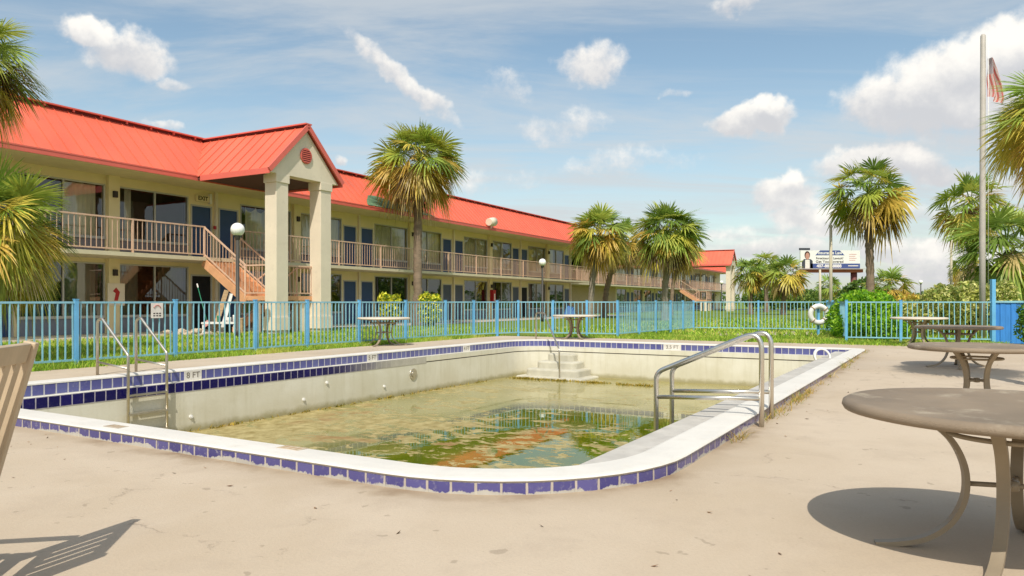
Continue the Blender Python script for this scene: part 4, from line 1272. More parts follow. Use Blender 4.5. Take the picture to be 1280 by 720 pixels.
lamp(1151, 84.0, 'small far globe lamp on a dark post between the bushes at right')
def pole(x, Z, ytop, r, m_, label, name='utility_pole', lean=0.0):
    X = (x - 640) / F * Z; zt = H + (HY - ytop) * Z / F
    mb = MB(); mb.tube([(X, Z, 0), (X + lean, Z, zt)], [r, r * .75], 10)
    root = tag(mb.build(name, m_, origin=(X, Z, .05)), label, 'pole')
    return root, zt, X
pole(1038.5, 38, 281, .095, M['pole_wood'], 'weathered wooden pole standing before the billboard')
pole(1025, 75, 337, .14, M['pole_wood'], 'thin short far pole under the billboard')
pole(1189, 40, 290, .075, M['pole_wood'], 'thin pale pole under the dark right hand palm')
# flagpole: tall tapering grey pole with a flag at half mast
fp = thing('flagpole', 'tall grey metal flagpole rising behind the blue screen', 'flagpole', ((1228 - 640) / F * 22, 22, .1))
X = fp.location.x; zt = H + (HY - 43) * 22 / F
mb = MB(); mb.tube([(X, 22, .05), (X, 22, 3), (X + .02, 22, zt - .05), (X + .02, 22, zt)], [.085, .083, .072, .05], 14); mb.build('pole', M['pole_grey'], fp)
mb = MB(); mb.tube([(X + .11, 21.9, 1.6), (X + .12, 21.9, zt - .1)], .008, 5); mb.build('halyard', M['white'], fp)
def flag_mat():
    m_, g_, o = new_mat('faded_striped_flag')
    uvn = g_.n('ShaderNodeUVMap'); uvn.uv_map = 'UVMap'; u, v, _ = g_.sep(uvn.outputs[0])
    st = g_.m('GREATER_THAN', g_.m('FRACT', g_.m('MULTIPLY', u, 6.5)), .46)
    c = g_.mix(st, (0.70, 0.20, 0.18), (0.78, 0.64, 0.60))
    cant = g_.m('MULTIPLY', g_.m('LESS_THAN', u, .40), g_.m('GREATER_THAN', v, .60))
    c = g_.mix(cant, c, (0.50, 0.45, 0.48))
    b = g_.n('ShaderNodeBsdfPrincipled'); g_.put(b.inputs['Base Color'], c); b.inputs['Roughness'].default_value = .8
    t = g_.n('ShaderNodeBsdfTranslucent'); g_.put(t.inputs[0], c)
    mx = g_.n('ShaderNodeMixShader'); mx.inputs[0].default_value = .35
    g_.nt.links.new(b.outputs[0], mx.inputs[1]); g_.nt.links.new(t.outputs[0], mx.inputs[2]); g_.nt.links.new(mx.outputs[0], o.inputs[0]); return m_
mb = MB(); mb.smooth = True
fl_ids = []
za, zb = H + (HY - 74) * 22 / F, H + (HY - 121) * 22 / F
for j in range(19):
    v = j / 18
    row = []
    z = za + (zb - za) * v
    wd = (.04 + .48 * v ** .8) if v < .9 else .51 - (v - .9) * 1.2
    for i in range(13):
        u = i / 12
        row.append((X + .13 + wd * u + .02 * math.sin(v * 9 + u * 3), 21.9 + .09 * math.sin(u * 11 + v * 2), z - .28 * u * v * (1 if v > .3 else .5)))
    fl_ids.append(mb.pts(row))
for j in range(18):
    for i in range(12):
        mb.face([fl_ids[j][i], fl_ids[j + 1][i], fl_ids[j + 1][i + 1], fl_ids[j][i + 1]], [(i / 12, 1 - j / 18), (i / 12, 1 - (j + 1) / 18), ((i + 1) / 12, 1 - (j + 1) / 18), ((i + 1) / 12, 1 - j / 18)])
tag(mb.build('flag', flag_mat(), origin=(X + .1, 21.9, zb)), 'limp faded red and white striped flag hanging from the flagpole', 'flag')
# life ring
lr = thing('life_ring', 'white life ring with rope hung on the far blue fence', 'life ring', px(1023, 24.5, 393))
c = px(1023.5, 24.5, 393)
mb = MB(); ps = [c + Vector((.275 * math.cos(a), 0, .275 * math.sin(a))) for a in np.linspace(0, 2 * math.pi, 37)]; mb.tube(ps, .085, 12, cap=False); mb.build('ring', M['white'], lr)
mb = MB()
for a in (40, 135, 225, 315):
    p = c + Vector((.275 * math.cos(R(a)), 0, .275 * math.sin(R(a)))); r_ = Vector((math.cos(R(a)), 0, math.sin(R(a))))
    mb.tube([p + r_ * (.092 * math.cos(q_)) + Vector((0, .092 * math.sin(q_), 0)) for q_ in np.linspace(0, 2 * math.pi, 13)], .018, 6, cap=False)
mb.build('rope_band', M['wood'], lr)
mb = MB(); mb.bar(c + Vector((0.02, .10, -1.2)), c + Vector((.02, .10, .38)), .07, .07); mb.bar(c + Vector((0.02, .0, .22)), c + Vector((.02, .12, .22)), .05, .04); mb.build('hanger_post', M['fence_post'], lr)

# billboard
bz = 150.0
b0 = px(1000.5, bz, 336); b1 = px(1075, bz, 336)
bbd = thing('billboard', 'white and navy roadside billboard on a maroon steel post', 'billboard', px(1069, bz, 377))
x0, x1 = b0.x, b1.x; z0 = H + (HY - 335.5) * bz / F; z1 = H + (HY - 313) * bz / F
BW, BH = x1 - x0, z1 - z0
mb = MB(); mb.box(x0, x1, bz, bz + .35, z0, z1); bp_ = mb.build('sign_panel', M['white'], bbd)
def bpt(u, v, d_=0.0): return Vector((x0 + BW * u, bz - .02 - d_, z0 + BH * v))
def bpoly(name, uvs, m_, d_=0.0):
    mb = MB(); mb.prism([bpt(u, v, d_) for u, v in uvs], (0, .015, 0)); return mb.build(name, m_, bp_)
bpoly('navy_band', [(.17, 0), (1, 0), (1, .27), (.17, .27)], M['navy'])
bpoly('navy_roof', [(.25, .73), (.74, .73), (.66, 1), (.33, 1)], M['navy'])
fmx = lambda u, v: face_matrix(bpt(u, v, .01), (1, 0, 0))
text_mesh('heading', 'Insurance Law', .85, M['white'], fmx(.495, .86), bp_, .02)
text_mesh('slogan', 'Foreclosure?  Lawsuit?', .62, M['ink'], fmx(.49, .56), bp_, .01, .98)
text_mesh('slogan', 'Get You Covered', .7, M['ink'], fmx(.49, .375), bp_, .01, 1.1)
text_mesh('phone_number', '407-888-8888', .85, M['white'], fmx(.48, .13), bp_, .03, 1.05)
for k in range(4):
    bpoly('small_print', [(.82, .44 + .11 * k), (.92 + .02 * (k % 2), .44 + .11 * k), (.92 + .02 * (k % 2), .47 + .11 * k), (.82, .47 + .11 * k)], M['pink'])
bpoly('small_print', [(.80, .12), (.97, .12), (.97, .17), (.80, .17)], M['sign'], .01)
# printed portrait: jacket, shirt, head and hair
bpoly('portrait_jacket', [(.02, 0), (.21, 0), (.205, .42), (.17, .52), (.06, .52), (.025, .40)], M['suit'])
bpoly('portrait_shirt', [(.08, 0), (.155, 0), (.155, .48), (.08, .48)], M['sign'], .01)
el = lambda cu, cv, a, b: [(cu + a * math.cos(t_), cv + b * math.sin(t_)) for t_ in np.linspace(0, 2 * math.pi, 18)[:-1]]
bpoly('portrait_hair', el(.115, .74, .046, .22), M['hair'], .012)
bpoly('portrait_face', el(.117, .68, .034, .19), M['skin'], .02)
mb = MB(); zc = H + (HY - 338.5) * bz / F
mb.box(x0, x1 + .4, bz - .5, bz + .9, zc - .35, zc + .30); mb.build('torsion_beam', M['rust_steel'], bbd)
mb = MB(); mb.box(x0 - .5, x1 + 1.6, bz - 1.3, bz - .6, zc + .33, zc + .40); mb.build('catwalk', M['pole_grey'], bbd)
mb = MB(); mb.tube([(px(1069, bz, 0).x, bz + .6, 0), (px(1069, bz, 0).x, bz + .6, zc - .3)], .62, 18); mb.build('post', M['maroon'], bbd)
mb = MB(); mb.box(x0 - .2, x0 + 2.0, bz + .1, bz + .25, z1 + .05, z1 + .5); mb.build('extension_board', M['suit'], bbd)

# ------------------------------------------------------------------ palms
GREENS = [hexc('#86a044'), hexc('#98aa4b'), hexc('#71893c'), hexc('#adb352')]
YELL = [hexc('#c0b84c'), hexc('#cbb952'), hexc('#a9b24c'), hexc('#c9a950')]
DEAD = [hexc('#c4ad74'), hexc('#cfbd86'), hexc('#a08a58'), hexc('#5a4730')]
def leaf_np(rad, az, pit, droop, nseg, wid, colr, r_):
    """one fan frond as numpy quads: petiole + pleated fan"""
    lp = rad * r_.uniform(.46, .58); lf = rad * r_.uniform(.42, .54)
    d0 = np.array([math.cos(pit), 0, math.sin(pit)]); s0 = np.array([0, 1.0, 0]); n0 = np.array([-math.sin(pit), 0, math.cos(pit)])
    ns = 5
    V = []; Q = []
    pb = max(R(-84), pit - R(r_.uniform(8, 45)) * (1 if pit < 1.2 else .5))
    ro = r_.normal(0, .45)
    e0 = np.array([math.cos(pb), 0, math.sin(pb)]); m0 = np.array([-math.sin(pb), 0, math.cos(pb)])
    t0 = s0 * math.cos(ro) + m0 * math.sin(ro); m0 = m0 * math.cos(ro) - s0 * math.sin(ro)
    span = R(r_.uniform(105, 125)); fold = r_.uniform(.15, .45)
    angs = np.linspace(-span, span, nseg) + r_.normal(0, .03, nseg)
    for a in angs:
        ln = lf * (0.62 + .38 * math.cos(a * .75)) * r_.uniform(.88, 1.08)
        dv = e0 * math.cos(a) + t0 * math.sin(a) + m0 * (abs(math.sin(a)) * fold - .10)
        dv /= np.linalg.norm(dv)
        sv = np.cross(dv, m0); sv /= np.linalg.norm(sv)
        tt = np.linspace(0, 1, ns)
        ctr = d0[None] * lp * (1 + .35 * (1 - abs(a) / span) * 0) + dv[None] * (ln * tt)[:, None]
        ctr[:, 2] -= droop * ln * tt ** 2.2 * .62 * r_.uniform(.4, 1.6) + droop * .16 * lp
        hs = span / nseg * ln * tt * 1.05
        wv = np.minimum(np.maximum(hs, wid * .25), np.array([.3, .3, .55, .42, .05]) * 2.0 * wid)
        base = len(V)
        for k in range(ns):
            V.append(ctr[k] - sv * wv[k]); V.append(ctr[k] + sv * wv[k])
        for k in range(ns - 1):
            Q.append((base + 2 * k, base + 2 * k + 1, base + 2 * k + 3, base + 2 * k + 2))
    nf = len(Q)
    base = len(V)
    for k in range(4):
        t = k / 3; c = d0 * lp * t; c = c + np.array([0, 0, -droop * .16 * lp * t * t])
        V.append(c - s0 * .022); V.append(c + s0 * .022)
    for k in range(3):
        Q.append((base + 2 * k, base + 2 * k + 1, base + 2 * k + 3, base + 2 * k + 2))
    V = np.array(V); Q = np.array(Q)
    ca, sa = math.cos(az), math.sin(az)
    V = V @ np.array([[ca, sa, 0], [-sa, ca, 0], [0, 0, 1]])
    C_ = np.repeat(np.array(colr)[None], len(Q), 0) * r_.uniform(.75, 1.2, (len(Q), 1))
    return V, Q, C_
def palm(x, Z, crown, R_, label, seed, n=52, yel=.35, dead=.25, nseg=28, base_x=None, trunk_r=.19, trunk_m='trunk', base_z=None, pmin=-54, group='palm trees around the motel grounds', Zc=None, vs=1.0):
    """x, Z: where the trunk stands; crown: (px, py) of the crown centre"""
    r_ = np.random.default_rng(seed)
    Zc = Zc or Z
    cc = px(crown[0], Zc, crown[1])
    bx_ = (x - 640) / F * Z
    gz0 = base_z if base_z is not None else min(.1, gz(bx_, Z) + .0)
    root = thing('palm_tree', label, 'palm tree', (bx_, Z, gz0), 0, group)
    b = Vector((bx_, Z, gz0 - .1)); tp = Vector((cc.x, cc.y, cc.z - .05 * R_))
    pts = []; rs = []
    nrg = max(8, int((tp.z - b.z) / .16))
    for k in range(nrg + 1):
        t = k / nrg
        p = b.lerp(tp, t); bow = math.sin(t * math.pi) * .25 * (tp - b).xy.length
        p.x -= (tp.x - b.x) * .25 * math.sin(t * math.pi)
        p.x += r_.normal(0, .012); p.y += r_.normal(0, .012)
        pts.append(p); rs.append(trunk_r * (1.25 - .35 * min(1, t * 5) + .12 * (k % 2 - .5) + r_.normal(0, .02) + .25 * max(0, t - .9) * 10 * .5))
    mb = MB(); mb.tube(pts, rs, 12)
    # old leaf bases ("boots") under the crown
    for k in range(34):
        a = k * 2.4; t = 1 - .16 * (k / 34) * min(1, 3.5 / max(1, tp.z - b.z)) * 1.5
        p = b.lerp(tp, t); rr_ = trunk_r * .95
        o_ = Vector((math.cos(a), math.sin(a), 0))
        mb.bar(p + o_ * rr_ * .7, p + o_ * (rr_ + .16) + Vector((0, 0, .16)), .06, .03)
    mb.build('trunk', M[trunk_m], root)
    Vs, Qs, Cs = [], [], []; Vd, Qd, Cd = [], [], []; nv = nd_ = 0
    for k in range(n):
        f = (k + .5) / n
        az = k * 2.39996 + r_.normal(0, .25)
        s_ = 1 - f
        pit = math.asin(max(-1, min(1, .99 - (.99 - math.sin(R(pmin))) * f ** 1.05))) + r_.normal(0, .09)
        age = f + r_.normal(0, .17)
        isd = age > 1 - dead
        if isd: colr = DEAD[r_.integers(0, 4)] if age > 1 - dead * .55 or r_.random() < .3 else YELL[3]
        elif age > 1 - dead - yel: colr = YELL[r_.integers(0, 4)]
        else: colr = GREENS[r_.integers(0, 4)]
        rad = R_ * (.94 + .14 * math.sin(f * math.pi) - (.15 if isd else .04 * f)) * r_.uniform(.86, 1.1)
        dr = .12 + 1.0 * f + (.3 if isd else 0)
        V, Q, C_ = leaf_np(rad, az, pit, dr, nseg, .042 * R_ / 2.0 * 22 / nseg * (0.75 if isd else 1.0), colr, r_)
        V[:, 2] *= vs
        V = V + np.array([cc.x, cc.y, cc.z + .10 * R_ * (1 - f)])
        if isd: Vd.append(V); Qd.append(Q + nd_); Cd.append(C_); nd_ += len(V)
        else: Vs.append(V); Qs.append(Q + nv); Cs.append(C_); nv += len(V)
    np_mesh('crown', np.concatenate(Vs), np.concatenate(Qs), M['leaf'], root, np.concatenate(Cs))
    if Vd:
        np_mesh('dead_fronds', np.concatenate(Vd), np.concatenate(Qd), M['leaf'], root, np.concatenate(Cd))
    return root
palm(522, 35, (523, 207), 2.3, 'tall palm with a golden crown in front of the long motel', 1, 96, .36, .24, 30, trunk_r=.225, pmin=-62)
palm(738, 50, (750, 296), 2.5, 'slightly leaning palm at the far end of the long motel', 2, 76, .36, .20, 22, trunk_r=.22, trunk_m='trunk_grey', pmin=-48, vs=.92)
palm(755, 54, (778, 305), 2.1, 'leaning palm with dark hanging dead fronds, behind a straighter palm', 3, 48, .25, .50, 18, trunk_r=.22, pmin=-62)
palm(831, 45, (834, 297), 2.5, 'dense olive crowned palm standing before the far motel wing', 4, 90, .36, .20, 24, trunk_r=.22, trunk_m='trunk_grey', pmin=-50, vs=.93)
palm(839, 62, (850, 312), 2.3, 'palm half hidden behind the dense olive crowned palm', 5, 44, .4, .3, 16, trunk_r=.17)
palm(938, 66, (938, 342), 1.9, 'leftmost of the small palms right of the far portico', 6, 44, .3, .15, 14, trunk_r=.24)
palm(958, 78, (957, 332), 2.1, 'middle and tallest of the small palms right of the far portico', 7, 44, .3, .2, 14, trunk_r=.24)
palm(979, 64, (982, 346), 2.1, 'rightmost of the small palms left of the billboard', 8, 50, .35, .2, 14, trunk_r=.24)
palm(1036, 95, (1036, 360), 1.9, 'distant small palm under the billboard', 9, 36, .2, .1, 12, trunk_r=.2)
palm(1088, 37, (1085, 247), 2.3, 'tall slender palm right of the billboard', 10, 56, .28, .26, 22, trunk_r=.215, pmin=-46)
palm(1112, 46, (1112, 362), 1.6, 'low bushy palm behind the green hedge right of the tall palm', 11, 40, .5, .1, 18, pmin=-20)
palm(1214, 36, (1214, 262), 2.05, 'dark crowned palm behind the flagpole', 12, 44, .35, .35, 20, trunk_r=.2, pmin=-62)
palm(1262, 27, (1258, 315), 2.0, 'lush green palm low beside the flagpole at right', 13, 60, .25, .0, 24, pmin=-62)
palm(1206, 50, (1206, 336), 1.3, 'small palm low at left of the flagpole', 14, 30, .45, .2, 16, trunk_r=.16)
palm(1332, 9.6, (1334, 152), .98, 'golden palm crown cropped at the top right corner', 15, 84, .45, .25, 42, trunk_r=.13, pmin=-62)
palm(-42, 13.6, (-44, 82), 1.35, 'palm crown cropped at the top left corner', 16, 66, .2, .25, 42, trunk_r=.16)
palm(-22, 13.2, (-18, 292), 1.45, 'low palm with golden hanging fronds cropped at the left edge', 17, 84, .58, .0, 46, trunk_r=.15, pmin=-62)

# ------------------------------------------------------------------ shrubs
def leaves_np(c, rad, n, size, cols, r_, lump=.28, shell=.45, flat=0.0, zmin=None):
    c = np.array(c); rad = np.array(rad)
    d_ = r_.normal(0, 1, (n, 3)); d_ /= np.linalg.norm(d_, axis=1)[:, None]
    lob = r_.normal(0, 1, (11, 3)); lob /= np.linalg.norm(lob, axis=1)[:, None]
    h_ = np.max(d_ @ lob.T, axis=1)
    rr_ = (1 - lump + lump * 1.5 * (h_ - .5)) * (shell + (1 - shell) * r_.random(n) ** .45)
    p = c + d_ * rad * rr_[:, None]
    if zmin is not None:
        p[:, 2] = np.where(p[:, 2] < zmin, zmin + r_.random(n) * .15, p[:, 2])
    a = r_.normal(0, 1, (n, 3)); a /= np.linalg.norm(a, axis=1)[:, None]
    b = np.cross(a, r_.normal(0, 1, (n, 3))); b /= np.linalg.norm(b, axis=1)[:, None]
    s_ = size * r_.uniform(.6, 1.3, (n, 1))
    V = np.stack([p - a * s_, p + b * s_ * .45, p + a * s_, p - b * s_ * .45], 1).reshape(-1, 3)
    Q = np.arange(n * 4).reshape(n, 4)
    C_ = np.array(cols)[r_.integers(0, len(cols), n)] * r_.uniform(.7, 1.25, (n, 1))
    return V, Q, C_
def bush(name, label, blobs, n, size, cols, seed, base, cat='shrub', group=None, lump=.28, stems=6):
    r_ = np.random.default_rng(seed)
    root = thing(name, label, cat, base, 0, group)
    Vs, Qs, Cs = [], [], []; nv = 0
    tot = sum(b[1][0] * b[1][2] for b in blobs)
    for c, rad in blobs:
        V, Q, C_ = leaves_np(c, rad, int(n * rad[0] * rad[2] / tot), size, cols, r_, lump, zmin=base[2])
        Vs.append(V); Qs.append(Q + nv); Cs.append(C_); nv += len(V)
    np_mesh('foliage', np.concatenate(Vs), np.concatenate(Qs), M['bush'], root, np.concatenate(Cs))
    mb = MB()
    for k in range(stems):
        c, rad = blobs[k % len(blobs)]
        e = Vector(c) + Vector((r_.uniform(-.6, .6) * rad[0], r_.uniform(-.6, .6) * rad[1], r_.uniform(-.1, .6) * rad[2]))
        bs = Vector(((c[0] * .7 + base[0] * .3) + r_.uniform(-.1, .1), c[1] * .7 + base[1] * .3, base[2] - .05))
        mb.tube([bs, bs.lerp(e, .5) + Vector((r_.uniform(-.08, .08), 0, .08)), e], [.03, .022, .010], 6)
    mb.build('stems', M['branch'], root)
    return root
YC = [hexc('#c9c83a'), hexc('#b7bd3a'), hexc('#8f9c35'), hexc('#d6cf55'), hexc('#5e7a2c')]
for x, nm in ((486, 'yellow leaved shrub left of the tall palm trunk'), (537, 'yellow leaved shrub right of the tall palm trunk')):
    c = px(x, 33.5, 386)
    bl_ = [((c.x, c.y, .75), (.62, .55, .72)), ((c.x - .2, c.y, 1.35), (.36, .36, .36)), ((c.x + .28, c.y, 1.28), (.36, .36, .34))]
    bush('yellow_shrub', nm, bl_, 900, .10, YC, x, (c.x, c.y, .08), group='yellow shrubs beside the tall palm', lump=.4)
BG = [hexc('#6f9c1f'), hexc('#83ad25'), hexc('#5a8a1c'), hexc('#4a7418'), hexc('#97b936')]
c = px(1065, 23.2, 405)
bush('green_bush', 'large bright green bush spilling through the fence beside the life ring', [((c.x + .15, c.y, .72), (1.05, .9, .95)), ((c.x + .95, c.y + .6, .85), (.95, .8, .80)), ((c.x - .45, c.y - 1.2, .42), (.75, .7, .52)), ((c.x + .1, c.y - 1.9, .40), (.75, .6, .46)), ((c.x + .45, c.y + .2, 1.15), (.75, .65, .42))], 15000, .062, BG, 31, (c.x, c.y, .06), lump=.2, stems=10)
PB = [hexc('#b5b673'), hexc('#a3a85c'), hexc('#c9c68c'), hexc('#7f8c45'), hexc('#667a38')]
c = px(1195, 24.0, 385)
bush('pale_shrub', 'sprawling pale cream green shrub behind the fence at right', [((c.x - .4, c.y, .95), (1.0, .8, .95)), ((c.x + .55, c.y, 1.15), (.95, .8, .90)), ((c.x + 1.25, c.y - .4, 1.2), (.55, .6, .85)), ((c.x - 1.25, c.y + .5, .75), (.65, .7, .62))], 9000, .075, PB, 32, (c.x, c.y, .06), lump=.35, stems=12)
YB = [hexc('#b0a648'), hexc('#c2b055'), hexc('#8f9440'), hexc('#a07d3a')]
c = px(1138, 34, 372)
bush('ochre_shrub', 'yellowish shrub row between the tall palm and the pale shrub', [((c.x, c.y, .85), (1.5, .8, .85)), ((c.x + 1.6, c.y, .75), (1.2, .8, .75)), ((c.x - 1.2, c.y + .5, .95), (.9, .8, .8))], 6000, .09, YB, 33, (c.x, c.y, .06), lump=.35)
c = gp(1290, 436, .08)
bush('dark_shrub', 'small dark green shrub in front of the blue screen', [((c.x, c.y, .55), (.42, .4, .55)), ((c.x - .1, c.y, .95), (.28, .28, .35))], 900, .06, [hexc('#4f7429'), hexc('#6b8c35'), hexc('#3c5a22')], 34, (c.x, c.y, .06), lump=.4)
# distant trees beyond the lawn
FT = [hexc('#5e7a34'), hexc('#4d692e'), hexc('#76873d'), hexc('#3f5828')]
specs = [(955, 88, 2.4, 3.6), (1000, 92, 3.0, 2.2), (1012, 100, 2.2, 2.8), (1060, 90, 3.2, 1.8), (1078, 62, 2.0, 3.2), (1100, 110, 4.0, 3.2), (1130, 115, 4.0, 2.6), (1165, 120, 4.0, 2.2), (1240, 60, 3.5, 4.0), (1290, 60, 4, 4.5)]
labs = ['round green tree behind the small palms right of the far portico', 'low green tree just left of the billboard post', 'dark low tree in the distance under the billboard left end', 'wide low tree in the distance before the billboard post', 'rounded tree between the billboard post and the tall palm',
        'far tree right of the tall palm trunk', 'far tree on the horizon left of the far right lamp', 'lowest far tree on the horizon right of the far right lamp', 'broad dark tree behind the lush right palm', 'broad dark tree at the right edge behind the palms']
for i, ((x, Z, rw, ht), lb) in enumerate(zip(specs, labs)):
    X = (x - 640) / F * Z
    bush('distant_tree', lb, [((X, Z, ht * .62), (rw, rw * .8, ht * .5)), ((X - rw * .5, Z, ht * .45), (rw * .7, rw * .6, ht * .42)), ((X + rw * .55, Z, ht * .42), (rw * .65, rw * .6, ht * .40))], 1500, .24, FT, 50 + i, (X, Z, .05), 'tree', 'distant trees beyond the lawn', .35)
# far wood along the horizon, all the way round
r_ = np.random.default_rng(99)
Vs, Qs, Cs = [], [], []; nv = 0
for k in range(170):
    a = -math.pi / 2 + k * 2 * math.pi / 170 + r_.normal(0, .01)
    front = abs((a - math.pi / 2 + math.pi) % (2 * math.pi) - math.pi) < R(62)
    dist = r_.uniform(190, 240) if front else r_.uniform(52, 75)
    ht = r_.uniform(3.0, 5.5) if front else r_.uniform(2.6, 5.2)
    wd = 8 if front else 4.5
    V, Q, C_ = leaves_np((dist * math.cos(a), dist * math.sin(a), ht * .45), (wd, wd, ht * .58), 420 if front else 700, .5 if front else .40, FT, r_, .4, zmin=0.0)
    Vs.append(V); Qs.append(Q + nv); Cs.append(C_); nv += len(V)
tag(np_mesh('far_wood', np.concatenate(Vs), np.concatenate(Qs), M['bush'], None, np.concatenate(Cs)), 'low far wood along the horizon', 'wood', kind='stuff')

# ------------------------------------------------------------------ grass, weeds, litter
def blades(name, pts_xyz, h0, h1, wd, cols, r_, mat_, lean=.5):
    n = len(pts_xyz)
    a = r_.uniform(0, 2 * math.pi, n); hh = r_.uniform(h0, h1, n)
    sx = np.stack([np.cos(a), np.sin(a), np.zeros(n)], 1) * wd
    ln = np.stack([r_.normal(0, lean, n) * hh, r_.normal(0, lean, n) * hh, hh], 1)
    mid = pts_xyz + ln * .55 * np.array([.6, .6, 1.1])
    V = np.stack([pts_xyz - sx, pts_xyz + sx, mid + sx * .7, mid - sx * .7, pts_xyz + ln], 1).reshape(-1, 3)
    b = np.arange(n) * 5
    T = np.concatenate([np.stack([b, b + 1, b + 2], 1), np.stack([b, b + 2, b + 3], 1), np.stack([b + 3, b + 2, b + 4], 1)])
    c = np.array(cols)[r_.integers(0, len(cols), n)] * r_.uniform(.7, 1.25, (n, 1))
    pn = np.sin(pts_xyz[:, 0] * 1.9 + 1.3 * np.sin(pts_xyz[:, 1] * 1.1)) * np.sin(pts_xyz[:, 1] * 1.6 + np.sin(pts_xyz[:, 0] * .8)) + r_.normal(0, .35, n)
    straw = np.array(hexc('#b9a964'))
    k_ = np.clip((pn - .35) * .9, 0, .8)[:, None]
    if mat_ is M['grass'] and name == 'lawn_grass':
        c = c * (1 - k_) + straw * k_
        c = c * np.clip(1 + pn * .22, .6, 1.3)[:, None]
    return np_mesh(name, V, T, mat_, None, np.concatenate([c, c, c]))
GC = [hexc('#93b43a'), hexc('#a6c244'), hexc('#7c9f33'), hexc('#b6bd57'), hexc('#6b902c')]
r_ = np.random.default_rng(5)
def lw_pts(n, l0, l1, w0, w1, pw=None):
    l = r_.uniform(l0, l1, n); w_ = r_.uniform(w0, w1, n) if pw is None else w0 + (w1 - w0) * r_.random(n) ** pw
    x = C0[0] + PS * l - PC * w_; y = C0[1] + PC * l + PS * w_
    z = np.array([gh(a, b) for a, b in zip(l, w_)]) - .03
    return np.stack([x, y, z], 1)
edge = lw_pts(9000, -3.5, 17.2, 10.86, 11.3, .8)
edge2 = lw_pts(16000, -3.5, 17.0, 11.0, 13.0)
mid_ = lw_pts(34000, -2, 22, 12.5, 20)
tag(blades('lawn_grass', np.concatenate([edge, edge2]), .05, .17, .006, GC, r_, M['grass']), 'rough grass growing along the fence foot', 'grass', kind='stuff')
tag(blades('lawn_grass', mid_, .06, .15, .014, GC, r_, M['grass']), 'green lawn grass between fence and motel', 'grass', kind='stuff')
far1 = lw_pts(16000, 17.1, 20.5, -3.0, 9.5); 
pt_ok = []
for p in far1:
    xx = 640 + F * p[0] / p[1]; yy = HY + F * (H - .085) / p[1]
    if 880 < xx < 1040 and 413.2 < yy < 420.5 - (xx - 905) * .02: continue
    pt_ok.append(p)
tag(blades('lawn_grass', np.array(pt_ok), .05, .13, .010, GC, r_, M['grass']), 'short grass at the far end of the pool deck', 'grass', kind='stuff')
far2 = lw_pts(20000, 20.5, 45, -8, 12)
tag(blades('lawn_grass', far2, .08, .18, .024, GC, r_, M['grass']), 'lawn grass beyond the far fence', 'grass', kind='stuff')
# dry tufts in the joint along the right hand coping
tf = []
for k in range(30):
    l = r_.uniform(2.0, 14.8) if k > 14 else r_.uniform(4.2, 6.6); n = int(r_.integers(5, 30))
    ll = l + r_.normal(0, .09, n); ww = -.03 - np.abs(r_.normal(0, .05, n))
    tf.append(np.stack([C0[0] + PS * ll - PC * ww, C0[1] + PC * ll + PS * ww, np.array([gh(a, b) for a, b in zip(ll, ww)])], 1))
tag(blades('dry_grass', np.concatenate(tf), .03, .12, .004, [hexc('#b59a5a'), hexc('#a08648'), hexc('#8f9a4a'), hexc('#c4ab70')], r_, M['grass'], 1.3), 'dry weeds growing in the joint along the right pool edge', 'weeds', kind='stuff')
# dead leaves and crumbs on the deck
n = 240
sel_ = []
while len(sel_) < n:
    l = r_.uniform(-3, 17); w_ = r_.uniform(-7, 10.8)
    if -.05 < l < LL + .05 and -.05 < w_ < WW + .05: continue
    if r_.random() > (1.0 if (-.6 < w_ < 0 or -.6 < l < 0) else .22): continue
    sel_.append((*P(l, w_, gh(l, w_) + .004),))
p = np.array(sel_); a = r_.uniform(0, 6.28, n); s_ = r_.uniform(.005, .016, (n, 1))
u = np.stack([np.cos(a), np.sin(a), r_.uniform(-.2, .3, n)], 1); v = np.stack([-np.sin(a), np.cos(a), r_.uniform(-.2, .3, n)], 1)
V = np.stack([p - u * s_ * 1.6, p + v * s_ * .6, p + u * s_ * 1.6 + [0, 0, .006], p - v * s_ * .6], 1).reshape(-1, 3)
cl = np.array([hexc('#8a5a33'), hexc('#6b4526'), hexc('#a5794a'), hexc('#4d3a24')])[r_.integers(0, 4, n)]
tag(np_mesh('leaf_litter', V, np.arange(n * 4).reshape(n, 4), M['litter'], None, cl), 'scattered dead leaves on the concrete deck', 'leaves', kind='stuff')
# algae tufts along the foot of the steps and the left wall
tf = []
for k in range(60):
    l = r_.uniform(12.9, 13.6) ; w_ = r_.uniform(4.6, 8.6); l = 13.62 + r_.normal(0, .05)
    n = int(r_.integers(10, 36)); tf.append(np.array([P(l + r_.normal(0, .05), w_ + r_.normal(0, .10), -.87) for _ in range(n)]))
for k in range(90):
    l = r_.uniform(2.0, 12.5); n = int(r_.integers(2, 9)); tf.append(np.array([P(l + r_.normal(0, .08), WW - .43 - abs(r_.normal(0, .03)), -.87) for _ in range(n)]))
tag(blades('algae_tufts', np.concatenate(tf), .015, .085, .012, [hexc('#a08b2e'), hexc('#8c7c28'), hexc('#b59b45'), hexc('#6e6a20')], r_, M['grass'], .9), 'olive algae growing at the waterline under the steps', 'algae', kind='stuff')

